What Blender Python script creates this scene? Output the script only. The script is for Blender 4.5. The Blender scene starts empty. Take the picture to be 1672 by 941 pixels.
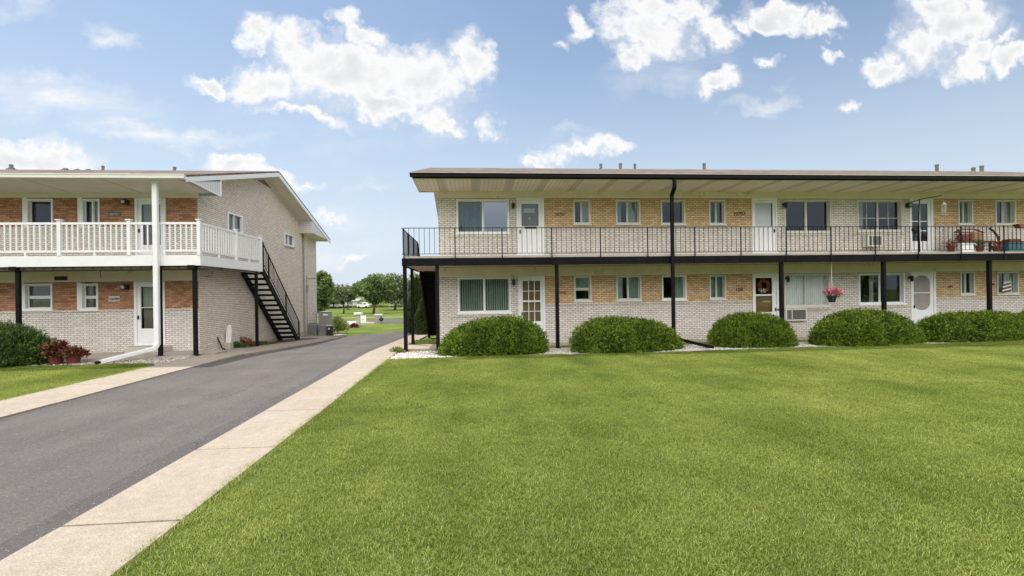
import bpy, bmesh, math, random
import numpy as np
from mathutils import Vector, Matrix

rad = math.radians
# ------------------------------------------------------------------ camera
scene = bpy.context.scene
F, YAW, ROLL, CY, CX, CAMH = 781., 0.0812, 0.0143, 477.2, 836., 2.0
_f = np.array([math.sin(YAW), math.cos(YAW), 0.]); _r = np.array([math.cos(YAW), -math.sin(YAW), 0.]); _u = np.array([0, 0, 1.])
_r2 = math.cos(ROLL)*_r - math.sin(ROLL)*_u
_u2 = math.sin(ROLL)*_r + math.cos(ROLL)*_u
cam_d = bpy.data.cameras.new('camera'); cam = bpy.data.objects.new('camera', cam_d)
scene.collection.objects.link(cam); scene.camera = cam
cam_d.sensor_width = 36; cam_d.lens = F/1672*36; cam_d.shift_y = (CY-470.5)/1672
cam_d.clip_start = .1; cam_d.clip_end = 6000
M4 = Matrix.Identity(4)
for i in range(3):
    M4[i][0] = _r2[i]; M4[i][1] = _u2[i]; M4[i][2] = -_f[i]
M4[2][3] = CAMH
cam.matrix_world = M4

def ray(px, py):                     # surveyed direction of a feature, used to measure it on its real plane
    return _r2*(px-CX)/F - _u2*(py-CY)/F + _f
def at(px, py, Y):
    d = ray(px, py); t = Y/d[1]
    return (d[0]*t, Y, CAMH+d[2]*t)
def atx(px, py, X):
    d = ray(px, py); t = X/d[0]
    return (X, d[1]*t, CAMH+d[2]*t)
def rect(a, b, c, d, Y):             # px left, right, top, bottom -> x0,x1,z0,z1 in metres
    x0 = at(a, (c+d)/2, Y)[0]; x1 = at(b, (c+d)/2, Y)[0]
    z1 = at((a+b)/2, c, Y)[2]; z0 = at((a+b)/2, d, Y)[2]
    return x0, x1, z0, z1

# ------------------------------------------------------------------ light
SUN_EL, SUN_AZ = rad(66), rad(-42)
world = bpy.data.worlds.new('World'); scene.world = world; world.use_nodes = True
nt = world.node_tree; nt.nodes.clear()
def N(t, typ, **kw):
    n = t.nodes.new(typ)
    for k, v in kw.items(): setattr(n, k, v)
    return n
def L(t, a, b): t.links.new(a, b)
def mth(t, op, a, b=None, c=None, clamp=False):
    n = N(t, 'ShaderNodeMath', operation=op); n.use_clamp = clamp
    for i, v in enumerate((a, b, c)):
        if v is None: continue
        if isinstance(v, (int, float)): n.inputs[i].default_value = v
        else: L(t, v, n.inputs[i])
    return n.outputs[0]
SKY_STR = 0.15
outw = N(nt, 'ShaderNodeOutputWorld'); bg = N(nt, 'ShaderNodeBackground'); bg.inputs[1].default_value = SKY_STR
L(nt, bg.outputs[0], outw.inputs[0])
sky = N(nt, 'ShaderNodeTexSky', sky_type='NISHITA'); sky.sun_disc = False
sky.sun_elevation = SUN_EL; sky.sun_rotation = SUN_AZ
sky.air_density = 1.0; sky.dust_density = 1.0; sky.ozone_density = 1.0
tc = N(nt, 'ShaderNodeTexCoord'); sep = N(nt, 'ShaderNodeSeparateXYZ'); L(nt, tc.outputs['Generated'], sep.inputs[0])
ay = mth(nt, 'MAXIMUM', mth(nt, 'ABSOLUTE', sep.outputs[1]), 0.02)
uu = mth(nt, 'DIVIDE', sep.outputs[0], ay); vv = mth(nt, 'DIVIDE', sep.outputs[2], ay)
comb = N(nt, 'ShaderNodeCombineXYZ'); L(nt, uu, comb.inputs[0]); L(nt, vv, comb.inputs[1])
nz = N(nt, 'ShaderNodeTexNoise'); nz.inputs['Scale'].default_value = 5.5; nz.inputs['Detail'].default_value = 9; nz.inputs['Roughness'].default_value = .62
L(nt, comb.outputs[0], nz.inputs['Vector'])
nz2 = N(nt, 'ShaderNodeTexNoise'); nz2.inputs['Scale'].default_value = 9; nz2.inputs['Detail'].default_value = 8; nz2.inputs['Roughness'].default_value = .6
L(nt, comb.outputs[0], nz2.inputs['Vector'])
# warp
wsub = N(nt, 'ShaderNodeVectorMath', operation='SUBTRACT'); L(nt, nz2.outputs['Color'], wsub.inputs[0]); wsub.inputs[1].default_value = (.5, .5, .5)
wmul = N(nt, 'ShaderNodeVectorMath', operation='SCALE'); L(nt, wsub.outputs[0], wmul.inputs[0]); wmul.inputs['Scale'].default_value = .17
wadd = N(nt, 'ShaderNodeVectorMath', operation='ADD'); L(nt, comb.outputs[0], wadd.inputs[0]); L(nt, wmul.outputs[0], wadd.inputs[1])
flat = N(nt, 'ShaderNodeVectorMath', operation='MULTIPLY'); L(nt, wadd.outputs[0], flat.inputs[0]); flat.inputs[1].default_value = (1, 1, 0)
# cumulus puffs: centre px, centre py, half width, half height, tilt (deg), weight
PUFF = [(560,118,150,52,6,1),(440,132,58,32,-10,1),(690,128,95,52,-18,1),(640,165,120,26,-16,1),(470,78,34,22,0,.9),(425,60,36,24,15,.9),(585,48,44,20,-25,.8),(500,185,74,13,-8,.8),
        (715,185,40,16,-22,.8),(352,128,50,14,-10,.9),(765,110,34,44,-15,.9),(520,95,60,42,0,.9),
        (1065,45,88,50,-12,1),(1060,10,90,40,0,1),(1165,55,55,30,-20,.9),(1045,95,44,26,15,.8),(1130,15,60,30,0,.9),(1225,40,20,14,0,.6),
        (950,50,25,12,10,.6),(917,73,14,8,-20,.5),(948,28,14,16,30,.5),(1275,28,60,24,-8,.9),(1335,36,34,14,10,.8),(1355,82,18,12,0,.6),(1172,137,46,22,10,.9),(1258,97,20,10,10,.7),(1383,178,15,11,0,.75),
        (1500,75,80,55,35,1),(1450,120,48,28,10,1),(1570,40,90,50,15,1),(1590,95,70,30,20,.9),(1655,100,52,22,15,.95),(1540,5,90,40,0,1),(1640,70,30,10,35,.6),(1430,100,30,18,20,.7),
        (935,243,72,16,-3,.8),(880,257,42,11,3,.8),(988,237,34,17,0,.8),(70,262,90,32,-8,1),(20,250,60,26,0,.9),(380,266,56,19,-6,.9),(450,284,70,16,-15,.8),(800,209,18,9,-25,.5),
        (545,366,42,11,-15,.45),(570,420,38,9,0,.4),(610,300,30,7,0,.2),(505,292,30,8,-20,.5)]
WISP = [(100,160,150,34,-6,.62),(215,207,110,20,-8,.75),(60,130,90,22,0,.4),(185,66,46,14,-18,.45),(310,216,130,14,-4,.45),(1240,180,66,15,4,.6),(1275,152,20,12,0,.45),(930,215,60,10,0,.2),(30,10,60,14,0,.3),(600,150,220,90,0,.25),(1100,120,160,40,0,.25),(540,390,120,40,0,.35)]
def puffs(lst, vec):
    acc = None
    for (px, py, a, b, ang, w) in lst:
        if lst is PUFF:
            w = min(1.1, w*1.15+.05)
            if a < 36: a *= 1.35; b *= 1.4
        d = ray(px, py); u0, v0 = d[0]/d[1], d[2]/d[1]
        mp = N(nt, 'ShaderNodeMapping', vector_type='TEXTURE')
        mp.inputs['Location'].default_value = (u0, v0, 0); mp.inputs['Rotation'].default_value = (0, 0, rad(ang)+ROLL)
        mp.inputs['Scale'].default_value = (a/F*1.12, b/F*1.2, 1); L(nt, vec, mp.inputs['Vector'])
        ln = N(nt, 'ShaderNodeVectorMath', operation='LENGTH'); L(nt, mp.outputs[0], ln.inputs[0])
        q = mth(nt, 'MULTIPLY_ADD', ln.outputs['Value'], -w, w)
        if acc is None: acc = q
        else:
            acc = mth(nt, 'SMOOTH_MAX', acc, q, .12)
    return mth(nt, 'MAXIMUM', acc, 0.)
fld = puffs(PUFF, flat.outputs[0]); wf = puffs(WISP, flat.outputs[0])
nzc = mth(nt, 'SUBTRACT', nz.outputs[0], .5)
nf = N(nt, 'ShaderNodeTexNoise'); nf.inputs['Scale'].default_value = 22; nf.inputs['Detail'].default_value = 6; nf.inputs['Roughness'].default_value = .6
L(nt, comb.outputs[0], nf.inputs['Vector'])
nfc = mth(nt, 'SUBTRACT', nf.outputs[0], .5)
dens = mth(nt, 'ADD', mth(nt, 'MULTIPLY_ADD', nzc, 1.2, fld), mth(nt, 'MULTIPLY', nfc, .75))
dens = mth(nt, 'MULTIPLY', dens, mth(nt, 'MULTIPLY', fld, 14., clamp=True))
mr = N(nt, 'ShaderNodeMapRange', interpolation_type='SMOOTHSTEP'); mr.inputs[1].default_value = .02; mr.inputs[2].default_value = .66; L(nt, dens, mr.inputs[0])
# wisps: stretched noise
wmap = N(nt, 'ShaderNodeMapping'); wmap.inputs['Scale'].default_value = (3.2, 13, 1); wmap.inputs['Rotation'].default_value = (0, 0, rad(6)); L(nt, comb.outputs[0], wmap.inputs['Vector'])
wn = N(nt, 'ShaderNodeTexNoise'); wn.inputs['Scale'].default_value = 1.; wn.inputs['Detail'].default_value = 7; wn.inputs['Roughness'].default_value = .6; L(nt, wmap.outputs[0], wn.inputs['Vector'])
wmr = N(nt, 'ShaderNodeMapRange', interpolation_type='SMOOTHSTEP'); wmr.inputs[1].default_value = .30; wmr.inputs[2].default_value = .68; L(nt, wn.outputs[0], wmr.inputs[0])
wm = mth(nt, 'MULTIPLY', mth(nt, 'MULTIPLY', wf, 1.9), wmr.outputs[0], clamp=True)
halo = N(nt, 'ShaderNodeMapRange', interpolation_type='SMOOTHSTEP'); halo.inputs[1].default_value = -.22; halo.inputs[2].default_value = .55; halo.inputs[4].default_value = .42
L(nt, mth(nt, 'ADD', mth(nt, 'MULTIPLY_ADD', nzc, .9, fld), mth(nt, 'MULTIPLY', nfc, .3)), halo.inputs[0])
hl = mth(nt, 'MULTIPLY', halo.outputs[0], mth(nt, 'MULTIPLY', fld, 6., clamp=True))
mask = mth(nt, 'MAXIMUM', mth(nt, 'MAXIMUM', mr.outputs[0], wm), hl)
# shade inside thick cloud
sh = N(nt, 'ShaderNodeMapRange', interpolation_type='SMOOTHSTEP'); sh.inputs[1].default_value = .45; sh.inputs[2].default_value = 1.15; L(nt, dens, sh.inputs[0])
shn = N(nt, 'ShaderNodeMapRange'); shn.inputs[1].default_value = .35; shn.inputs[2].default_value = .65; L(nt, nz2.outputs[0], shn.inputs[0])
shf = mth(nt, 'MULTIPLY', sh.outputs[0], mth(nt, 'MULTIPLY_ADD', shn.outputs[0], .6, .4))
CL = 1/SKY_STR
ccol = N(nt, 'ShaderNodeMix', data_type='RGBA'); L(nt, shf, ccol.inputs['Factor'])
WHITE_C = (.72*CL, .715*CL, .71*CL, 1); GREY_C = (.54*CL, .545*CL, .555*CL, 1)
ccol.inputs[6].default_value = WHITE_C; ccol.inputs[7].default_value = GREY_C
# pale air near the horizon
hz = N(nt, 'ShaderNodeMapRange', interpolation_type='SMOOTHERSTEP'); hz.inputs[1].default_value = -.05; hz.inputs[2].default_value = .62; hz.inputs[3].default_value = .9; hz.inputs[4].default_value = 0.; L(nt, sep.outputs[2], hz.inputs[0])
smul = N(nt, 'ShaderNodeMix', data_type='RGBA', blend_type='MULTIPLY'); smul.inputs['Factor'].default_value = 1
L(nt, sky.outputs[0], smul.inputs[6]); SKY_TINT = (.66, .68, .66, 1); smul.inputs[7].default_value = SKY_TINT
hmix = N(nt, 'ShaderNodeMix', data_type='RGBA'); L(nt, hz.outputs[0], hmix.inputs['Factor']); L(nt, smul.outputs[2], hmix.inputs[6])
HAZE_C = (.50*CL, .57*CL, .65*CL, 1); hmix.inputs[7].default_value = HAZE_C
cm = N(nt, 'ShaderNodeMix', data_type='RGBA'); L(nt, mth(nt, 'MULTIPLY', mask, .97), cm.inputs['Factor']); L(nt, hmix.outputs[2], cm.inputs[6]); L(nt, ccol.outputs[2], cm.inputs[7])
# unseen sky behind the camera, brightened as added fill for the shaded facades
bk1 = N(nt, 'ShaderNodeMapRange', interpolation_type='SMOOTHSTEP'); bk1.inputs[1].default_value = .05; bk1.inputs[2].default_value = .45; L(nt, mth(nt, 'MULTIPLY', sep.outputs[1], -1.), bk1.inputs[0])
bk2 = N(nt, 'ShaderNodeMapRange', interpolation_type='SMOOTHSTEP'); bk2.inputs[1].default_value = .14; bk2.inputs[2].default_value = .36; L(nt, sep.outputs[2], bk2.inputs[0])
BACK_FILL = 2.1
bmix = N(nt, 'ShaderNodeMix', data_type='RGBA'); L(nt, mth(nt, 'MULTIPLY', bk1.outputs[0], bk2.outputs[0]), bmix.inputs['Factor']); L(nt, cm.outputs[2], bmix.inputs[6]); bmix.inputs[7].default_value = (1.02*BACK_FILL*CL, 1.0*BACK_FILL*CL, .965*BACK_FILL*CL, 1)
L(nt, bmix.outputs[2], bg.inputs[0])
world.cycles.sampling_method = 'MANUAL'; world.cycles.sample_map_resolution = 512

sun_d = bpy.data.lights.new('sun', 'SUN'); sun_d.energy = 3.1; sun_d.angle = rad(1.0); sun_d.color = (1, .955, .88)
sun = bpy.data.objects.new('sun', sun_d); scene.collection.objects.link(sun)
sv = Vector((math.cos(SUN_EL)*math.sin(SUN_AZ), math.cos(SUN_EL)*math.cos(SUN_AZ), math.sin(SUN_EL)))
sun.rotation_euler = sv.to_track_quat('Z', 'Y').to_euler()
vs = scene.view_settings; vs.view_transform = 'Standard'; vs.look = 'None'; vs.gamma = 1; vs.use_curve_mapping = False
vs.exposure = 0.5
scene.cycles.max_bounces = 8; scene.cycles.transparent_max_bounces = 16

# ------------------------------------------------------------------ materials
MATS = {}
def newmat(name):
    m = bpy.data.materials.new(name); m.use_nodes = True
    t = m.node_tree; b = t.nodes['Principled BSDF']; MATS[name] = m
    return m, t, b
def pos(t, scale=(1, 1, 1)):
    g = N(t, 'ShaderNodeNewGeometry')
    mp = N(t, 'ShaderNodeMapping'); mp.inputs['Scale'].default_value = scale
    L(t, g.outputs['Position'], mp.inputs['Vector'])
    return mp.outputs[0]
def noise(t, vec, sc, det=4, rough=.55):
    n = N(t, 'ShaderNodeTexNoise'); n.inputs['Scale'].default_value = sc; n.inputs['Detail'].default_value = det; n.inputs['Roughness'].default_value = rough
    L(t, vec, n.inputs['Vector']); return n.outputs[0]
def ramp(t, fac, stops):
    r = N(t, 'ShaderNodeValToRGB'); e = r.color_ramp.elements
    while len(e) < len(stops): e.new(.5)
    for i, (p, c) in enumerate(stops):
        e[i].position = p; e[i].color = (*c, 1)
    L(t, fac, r.inputs[0]); return r.outputs[0]
def mixc(t, fac, a, b, mode='MIX'):
    n = N(t, 'ShaderNodeMix', data_type='RGBA', blend_type=mode)
    for s, v in ((n.inputs['Factor'], fac), (n.inputs[6], a), (n.inputs[7], b)):
        if isinstance(v, (int, float)): s.default_value = v
        elif isinstance(v, tuple): s.default_value = (*v, 1)
        else: L(t, v, s)
    return n.outputs[2]
def bump(t, b, h, strength=.3, dist=.01):
    n = N(t, 'ShaderNodeBump'); n.inputs['Strength'].default_value = strength; n.inputs['Distance'].default_value = dist
    L(t, h, n.inputs['Height']); L(t, n.outputs[0], b.inputs['Normal'])
def pm(name, col, rough=.6, var=.12, sc=6, bmp=0, metal=0, dirt=None):
    m, t, b = newmat(name); v = pos(t)
    n1 = noise(t, v, sc, 5, .6)
    c = mixc(t, 1., col, ramp(t, n1, [(.3, (1-var,)*3), (.7, (1+var,)*3)]), 'MULTIPLY')
    if dirt:
        n2 = noise(t, v, dirt[0], 6, .7); k = N(t, 'ShaderNodeMapRange'); k.inputs[1].default_value = dirt[2]; k.inputs[2].default_value = dirt[2]+.12; L(t, n2, k.inputs[0])
        c = mixc(t, mth(t, 'MULTIPLY', k.outputs[0], .6), c, dirt[1])
    L(t, c, b.inputs['Base Color']); b.inputs['Roughness'].default_value = rough; b.inputs['Metallic'].default_value = metal
    if bmp: bump(t, b, noise(t, v, sc*6, 3), bmp)
    return m
def brick(name, c1, c2, mortar, msize=.008, row=.074, width=.21, stain=(.3, .26, .2), stain_amt=.25, bw=0.0):
    m, t, b = newmat(name)
    g = N(t, 'ShaderNodeNewGeometry'); sp = N(t, 'ShaderNodeSeparateXYZ'); L(t, g.outputs['Position'], sp.inputs[0])
    sn = N(t, 'ShaderNodeSeparateXYZ'); L(t, g.outputs['True Normal'], sn.inputs[0])
    k = mth(t, 'GREATER_THAN', mth(t, 'ABSOLUTE', sn.outputs[0]), .5)
    u = mth(t, 'ADD', mth(t, 'MULTIPLY', sp.outputs[1], k), mth(t, 'MULTIPLY', sp.outputs[0], mth(t, 'SUBTRACT', 1., k)))
    cb = N(t, 'ShaderNodeCombineXYZ'); L(t, u, cb.inputs[0]); L(t, sp.outputs[2], cb.inputs[1])
    br = N(t, 'ShaderNodeTexBrick'); L(t, cb.outputs[0], br.inputs['Vector']); br.offset = .5
    br.inputs['Scale'].default_value = 1; br.inputs['Brick Width'].default_value = width; br.inputs['Row Height'].default_value = row
    br.inputs['Mortar Size'].default_value = msize; br.inputs['Mortar Smooth'].default_value = .3; br.inputs['Bias'].default_value = bw
    br.inputs['Color1'].default_value = (*c1, 1); br.inputs['Color2'].default_value = (*c2, 1); br.inputs['Mortar'].default_value = (*mortar, 1)
    v = pos(t)
    n1 = noise(t, v, 1.1, 6, .65); n3 = noise(t, v, 9, 3)
    c = mixc(t, 1., br.outputs['Color'], ramp(t, n3, [(.25, (.86,)*3), (.75, (1.1,)*3)]), 'MULTIPLY')
    kk = N(t, 'ShaderNodeMapRange'); kk.inputs[1].default_value = .52; kk.inputs[2].default_value = .75; L(t, n1, kk.inputs[0])
    c = mixc(t, mth(t, 'MULTIPLY', kk.outputs[0], stain_amt), c, stain)
    L(t, c, b.inputs['Base Color']); b.inputs['Roughness'].default_value = .75
    bump(t, b, mth(t, 'SUBTRACT', 1., br.outputs['Fac']), .5, .006)
    return m
WB = brick('white_brick', (.82, .76, .70), (.70, .64, .585), (.27, .235, .21), .010, stain_amt=.2)
WB2 = brick('greige_brick', (.85, .755, .65), (.73, .64, .55), (.31, .27, .23), .009, stain_amt=.22)
TB = brick('tan_brick', (.79, .56, .32), (.57, .375, .20), (.22, .15, .09), .009)
OB = brick('orange_brick', (.60, .29, .15), (.27, .115, .06), (.22, .14, .10), .009, stain=(.5, .3, .18), stain_amt=.4)
CREAM = pm('cream_trim', (.82, .73, .62), .6, .06, 2, dirt=(1.6, (.36, .31, .2), .6))
CREAMA = pm('beige_trim', (.72, .67, .58), .6, .05, 2)
WHITE = pm('white_paint', (.85, .85, .85), .45, .04, 3)
WHITE_V = pm('white_vinyl', (.80, .80, .80), .4, .03, 4, dirt=(9, (.5, .47, .42), .72))
OFFW = pm('offwhite_frame', (.68, .67, .62), .5, .05, 4)
BLACK = pm('black_metal', (.008, .007, .008), .6, .3, 4); BLACK.node_tree.nodes['Principled BSDF'].inputs['Specular IOR Level'].default_value = .12
DKBR = pm('dark_beam', (.008, .0075, .009), .65, .35, 2.5, dirt=(6, (.04, .034, .03), .66)); DKBR.node_tree.nodes['Principled BSDF'].inputs['Specular IOR Level'].default_value = .1
CONC = pm('concrete', (.50, .45, .38), .85, .1, 3, .15, dirt=(2.2, (.36, .32, .26), .6))
CONC2 = pm('old_concrete', (.36, .31, .26), .9, .15, 2.2, .15)
FOUND = pm('foundation', (.46, .38, .31), .85, .1, 2.5, .1)
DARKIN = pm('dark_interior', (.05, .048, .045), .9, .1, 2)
GREYM = pm('grey_metal', (.30, .29, .28), .5, .1, 5, metal=.2)
BRONZE = pm('dark_bronze', (.05, .04, .035), .45, .2, 9, metal=.6)
LOUV = pm('grey_louvre', (.16, .16, .165), .6, .1, 6)
WOODP = pm('tan_panel', (.45, .28, .12), .6, .15, 5)
TAUPE = pm('taupe_screen', (.33, .29, .27), .7, .06, 5)
CURT = pm('pale_curtain', (.62, .62, .58), .8, .06, 6)
CURTB = pm('blue_curtain', (.30, .38, .42), .8, .1, 6)
CURTG = pm('green_blind', (.50, .60, .55), .7, .08, 6)
REDP = pm('red_paint', (.17, .035, .028), .5, .15, 9)
RUST = pm('rust_wood', (.17, .065, .035), .6, .3, 12)
STRIPE = pm('orange_cushion', (.34, .19, .11), .8, .2, 12)
TEAL = pm('teal_plastic', (.04, .14, .16), .4, .1, 6)
RUBBER = pm('black_rubber', (.02, .02, .022), .6, .1, 6)
PINK = pm('pink_petal', (.75, .25, .33), .6, .35, 30)
MULCH = pm('mulch', (.09, .06, .045), .95, .4, 14, .5)
GREENG = pm('green_glass', (.12, .6, .22), .3, .1, 6)
BROWN = pm('dark_brown', (.07, .035, .025), .7, .2, 8)
# shingles
m, t, b = newmat('roof_shingle'); v = pos(t)
br = N(t, 'ShaderNodeTexBrick'); L(t, v, br.inputs['Vector']); br.inputs['Scale'].default_value = 1; br.inputs['Brick Width'].default_value = .3; br.inputs['Row Height'].default_value = .14; br.inputs['Mortar Size'].default_value = .006
br.inputs['Color1'].default_value = (.13, .105, .09, 1); br.inputs['Color2'].default_value = (.22, .18, .155, 1); br.inputs['Mortar'].default_value = (.10, .08, .07, 1)
n1 = noise(t, v, .8, 6, .7)
L(t, mixc(t, 1., br.outputs[0], ramp(t, n1, [(.3, (.7,)*3), (.7, (1.25,)*3)]), 'MULTIPLY'), b.inputs['Base Color']); b.inputs['Roughness'].default_value = 1; b.inputs['Specular IOR Level'].default_value = .05
SHING = m
# soffits
def soffit(name, c, band, pitch, gap, bandw):
    m, t, b = newmat(name); g = N(t, 'ShaderNodeNewGeometry'); sp = N(t, 'ShaderNodeSeparateXYZ'); L(t, g.outputs['Position'], sp.inputs[0])
    fr = mth(t, 'FRACT', mth(t, 'DIVIDE', sp.outputs[0], pitch)); line = mth(t, 'LESS_THAN', fr, gap)
    fb = mth(t, 'FRACT', mth(t, 'DIVIDE', sp.outputs[0], band)); bl = mth(t, 'LESS_THAN', fb, bandw)
    n1 = noise(t, pos(t), .9, 5, .6)
    cc = mixc(t, 1., c, ramp(t, n1, [(.3, (.9,)*3), (.7, (1.08,)*3)]), 'MULTIPLY')
    cc = mixc(t, mth(t, 'MULTIPLY', bl, .5), cc, (c[0]*.5, c[1]*.5, c[2]*.5))
    cc = mixc(t, mth(t, 'MULTIPLY', line, .6), cc, (c[0]*.3, c[1]*.3, c[2]*.28))
    L(t, cc, b.inputs['Base Color']); b.inputs['Roughness'].default_value = .55; bump(t, b, mth(t, 'SUBTRACT', 1., line), .5, .01)
    return m
SOFB = soffit('cream_soffit', (.80, .72, .60), 1.22, .15, .09, .24)
SOFA = soffit('beige_soffit', (.66, .61, .54), 2.4, 2.4, .008, .03)
def lined(name, c, axis, pitch, gap, dk=.45):
    m, t, b = newmat(name); g = N(t, 'ShaderNodeNewGeometry'); sp = N(t, 'ShaderNodeSeparateXYZ'); L(t, g.outputs['Position'], sp.inputs[0])
    fr = mth(t, 'FRACT', mth(t, 'DIVIDE', sp.outputs[axis], pitch)); line = mth(t, 'LESS_THAN', fr, gap)
    L(t, mixc(t, line, c, (c[0]*dk, c[1]*dk, c[2]*dk)), b.inputs['Base Color']); b.inputs['Roughness'].default_value = .5
    bump(t, b, mth(t, 'SUBTRACT', 1., line), .6, .012); return m
SIDEV = lined('white_panel_siding', (.66, .66, .65), 1, .16, .09)
SIDEH = lined('white_lap_siding', (.66, .65, .62), 2, .11, .12)
DECKU = lined('deck_boards', (.55, .43, .34), 0, .14, .1)
WOODB = lined('dark_brown_boards', (.10, .07, .05), 0, .3, .3)
# glass
def glass(name, tint, base=.10):
    m = bpy.data.materials.new(name); m.use_nodes = True; t = m.node_tree; t.nodes.clear()
    o = N(t, 'ShaderNodeOutputMaterial'); gl = N(t, 'ShaderNodeBsdfGlossy'); gl.inputs['Roughness'].default_value = .015; gl.inputs[0].default_value = (.95, .97, 1, 1)
    n = noise(t, pos(t), 1.3, 2); bp = N(t, 'ShaderNodeBump'); bp.inputs['Strength'].default_value = .05; bp.inputs['Distance'].default_value = .01; L(t, n, bp.inputs['Height']); L(t, bp.outputs[0], gl.inputs['Normal'])
    tr = N(t, 'ShaderNodeBsdfTransparent'); tr.inputs[0].default_value = (*tint, 1)
    fr = N(t, 'ShaderNodeFresnel'); fr.inputs[0].default_value = 1.5
    mx = N(t, 'ShaderNodeMixShader'); L(t, mth(t, 'MULTIPLY_ADD', fr.outputs[0], 1., base, clamp=True), mx.inputs[0]); L(t, tr.outputs[0], mx.inputs[1]); L(t, gl.outputs[0], mx.inputs[2]); L(t, mx.outputs[0], o.inputs[0])
    return m
GLASS = glass('window_glass', (.74, .78, .76), .03); GLASSR = glass('reflective_glass', (.6, .6, .6), .03); GLASSB = glass('blue_glass', (.5, .55, .58), .26)
CLEAR = glass('clear_glass', (.93, .95, .94), .0)
SCREEN = glass('insect_screen', (.22, .22, .22), -.02)
# asphalt
m, t, b = newmat('asphalt'); v = pos(t)
n1 = noise(t, v, 130, 2, .7); n2 = noise(t, v, .55, 6, .65); n3 = noise(t, pos(t, (1, .12, 1)), 1.5, 4, .6)
c = ramp(t, n1, [(.3, (.058, .052, .050)), (.55, (.092, .083, .080)), (.74, (.21, .19, .18))])
c = mixc(t, 1., c, ramp(t, n2, [(.3, (.82,)*3), (.7, (1.22, 1.2, 1.17))]), 'MULTIPLY')
c = mixc(t, 1., c, ramp(t, n3, [(.3, (.88,)*3), (.7, (1.12,)*3)]), 'MULTIPLY')
vo = N(t, 'ShaderNodeTexVoronoi', feature='DISTANCE_TO_EDGE'); vo.inputs['Scale'].default_value = .33; 
wv = N(t, 'ShaderNodeVectorMath', operation='ADD'); nn = N(t, 'ShaderNodeTexNoise'); nn.inputs['Scale'].default_value = 1.2; nn.inputs['Detail'].default_value = 5; L(t, v, nn.inputs['Vector']); L(t, v, wv.inputs[0]); L(t, nn.outputs['Color'], wv.inputs[1]); L(t, wv.outputs[0], vo.inputs['Vector']); nn.inputs['Roughness'].default_value = .7
crk = mth(t, 'LESS_THAN', vo.outputs['Distance'], .004); gate = mth(t, 'GREATER_THAN', noise(t, v, .35, 2), .6)
gx_ = N(t, 'ShaderNodeSeparateXYZ'); L(t, v, gx_.inputs[0]); wob = mth(t, 'MULTIPLY_ADD', noise(t, v, .8, 3), .5, -.25)
ed = mth(t, 'MAXIMUM', mth(t, 'GREATER_THAN', mth(t, 'ADD', gx_.outputs[0], wob), -3.95), mth(t, 'LESS_THAN', mth(t, 'ADD', gx_.outputs[0], wob), -7.75))
c = mixc(t, mth(t, 'MULTIPLY', ed, .3), c, (.03, .027, .027))
n6 = noise(t, pos(t), 30, 3, .7); c = mixc(t, 1., c, ramp(t, n6, [(.3, (.72,)*3), (.7, (1.28,)*3)]), 'MULTIPLY')
n7 = noise(t, v, 55, 2, .8); c = mixc(t, mth(t, 'MULTIPLY', mth(t, 'GREATER_THAN', n7, .70), .5), c, (.42, .39, .36))
n8 = noise(t, pos(t, (1, .05, 1)), 3.5, 5, .75); lc = mth(t, 'COMPARE', n8, .5, .004); c = mixc(t, mth(t, 'MULTIPLY', mth(t, 'MULTIPLY', lc, mth(t, 'GREATER_THAN', noise(t, v, .5, 2), .5)), .5), c, (.025, .022, .022))
c = mixc(t, mth(t, 'MULTIPLY', mth(t, 'MULTIPLY', crk, gate), .7), c, (.02, .02, .02))
L(t, c, b.inputs['Base Color']); b.inputs['Roughness'].default_value = .85; bump(t, b, n1, .5, .006); ASPH = m
# sidewalk
m, t, b = newmat('sidewalk_concrete'); v = pos(t)
n1 = noise(t, v, 75, 5, .8); n2 = noise(t, v, .9, 6, .65); n3 = noise(t, v, 9, 6, .75)
c = ramp(t, n1, [(.36, (.22, .183, .142)), (.5, (.35, .298, .238)), (.66, (.48, .42, .345))])
c = mixc(t, 1., c, ramp(t, n2, [(.3, (.88, .87, .85)), (.7, (1.08,)*3)]), 'MULTIPLY')
c = mixc(t, 1., c, ramp(t, n3, [(.35, (.87, .86, .84)), (.65, (1.08,)*3)]), 'MULTIPLY')
sk = N(t, 'ShaderNodeMapRange'); sk.inputs[1].default_value = .66; sk.inputs[2].default_value = .72; L(t, noise(t, v, 26, 3, .6), sk.inputs[0])
c = mixc(t, mth(t, 'MULTIPLY', sk.outputs[0], .35), c, (.25, .2, .15))
L(t, c, b.inputs['Base Color']); b.inputs['Roughness'].default_value = .9; bump(t, b, n1, .4, .004); SIDEW = m
# turf base
def turf(name, sc, gain):
    m, t, b = newmat(name); v = pos(t)
    n1 = noise(t, v, sc, 6, .65); n2 = noise(t, v, .25, 4, .6); n3 = noise(t, v, 60, 2, .7)
    c = ramp(t, n1, [(.3, (.11*gain, .165*gain, .03*gain)), (.55, (.165*gain, .22*gain, .045*gain)), (.75, (.24*gain, .28*gain, .08*gain))])
    c = mixc(t, 1., c, ramp(t, n2, [(.3, (.8, .85, .8)), (.7, (1.2, 1.12, 1.1))]), 'MULTIPLY')
    c = mixc(t, 1., c, ramp(t, n3, [(.3, (.7,)*3), (.7, (1.25,)*3)]), 'MULTIPLY')
    L(t, c, b.inputs['Base Color']); b.inputs['Roughness'].default_value = 1; b.inputs['Specular IOR Level'].default_value = .1
    bump(t, b, n3, .6, .03); return m
TURF = turf('turf', 3, .55); FIELD = turf('field_grass', .5, .8)
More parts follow.
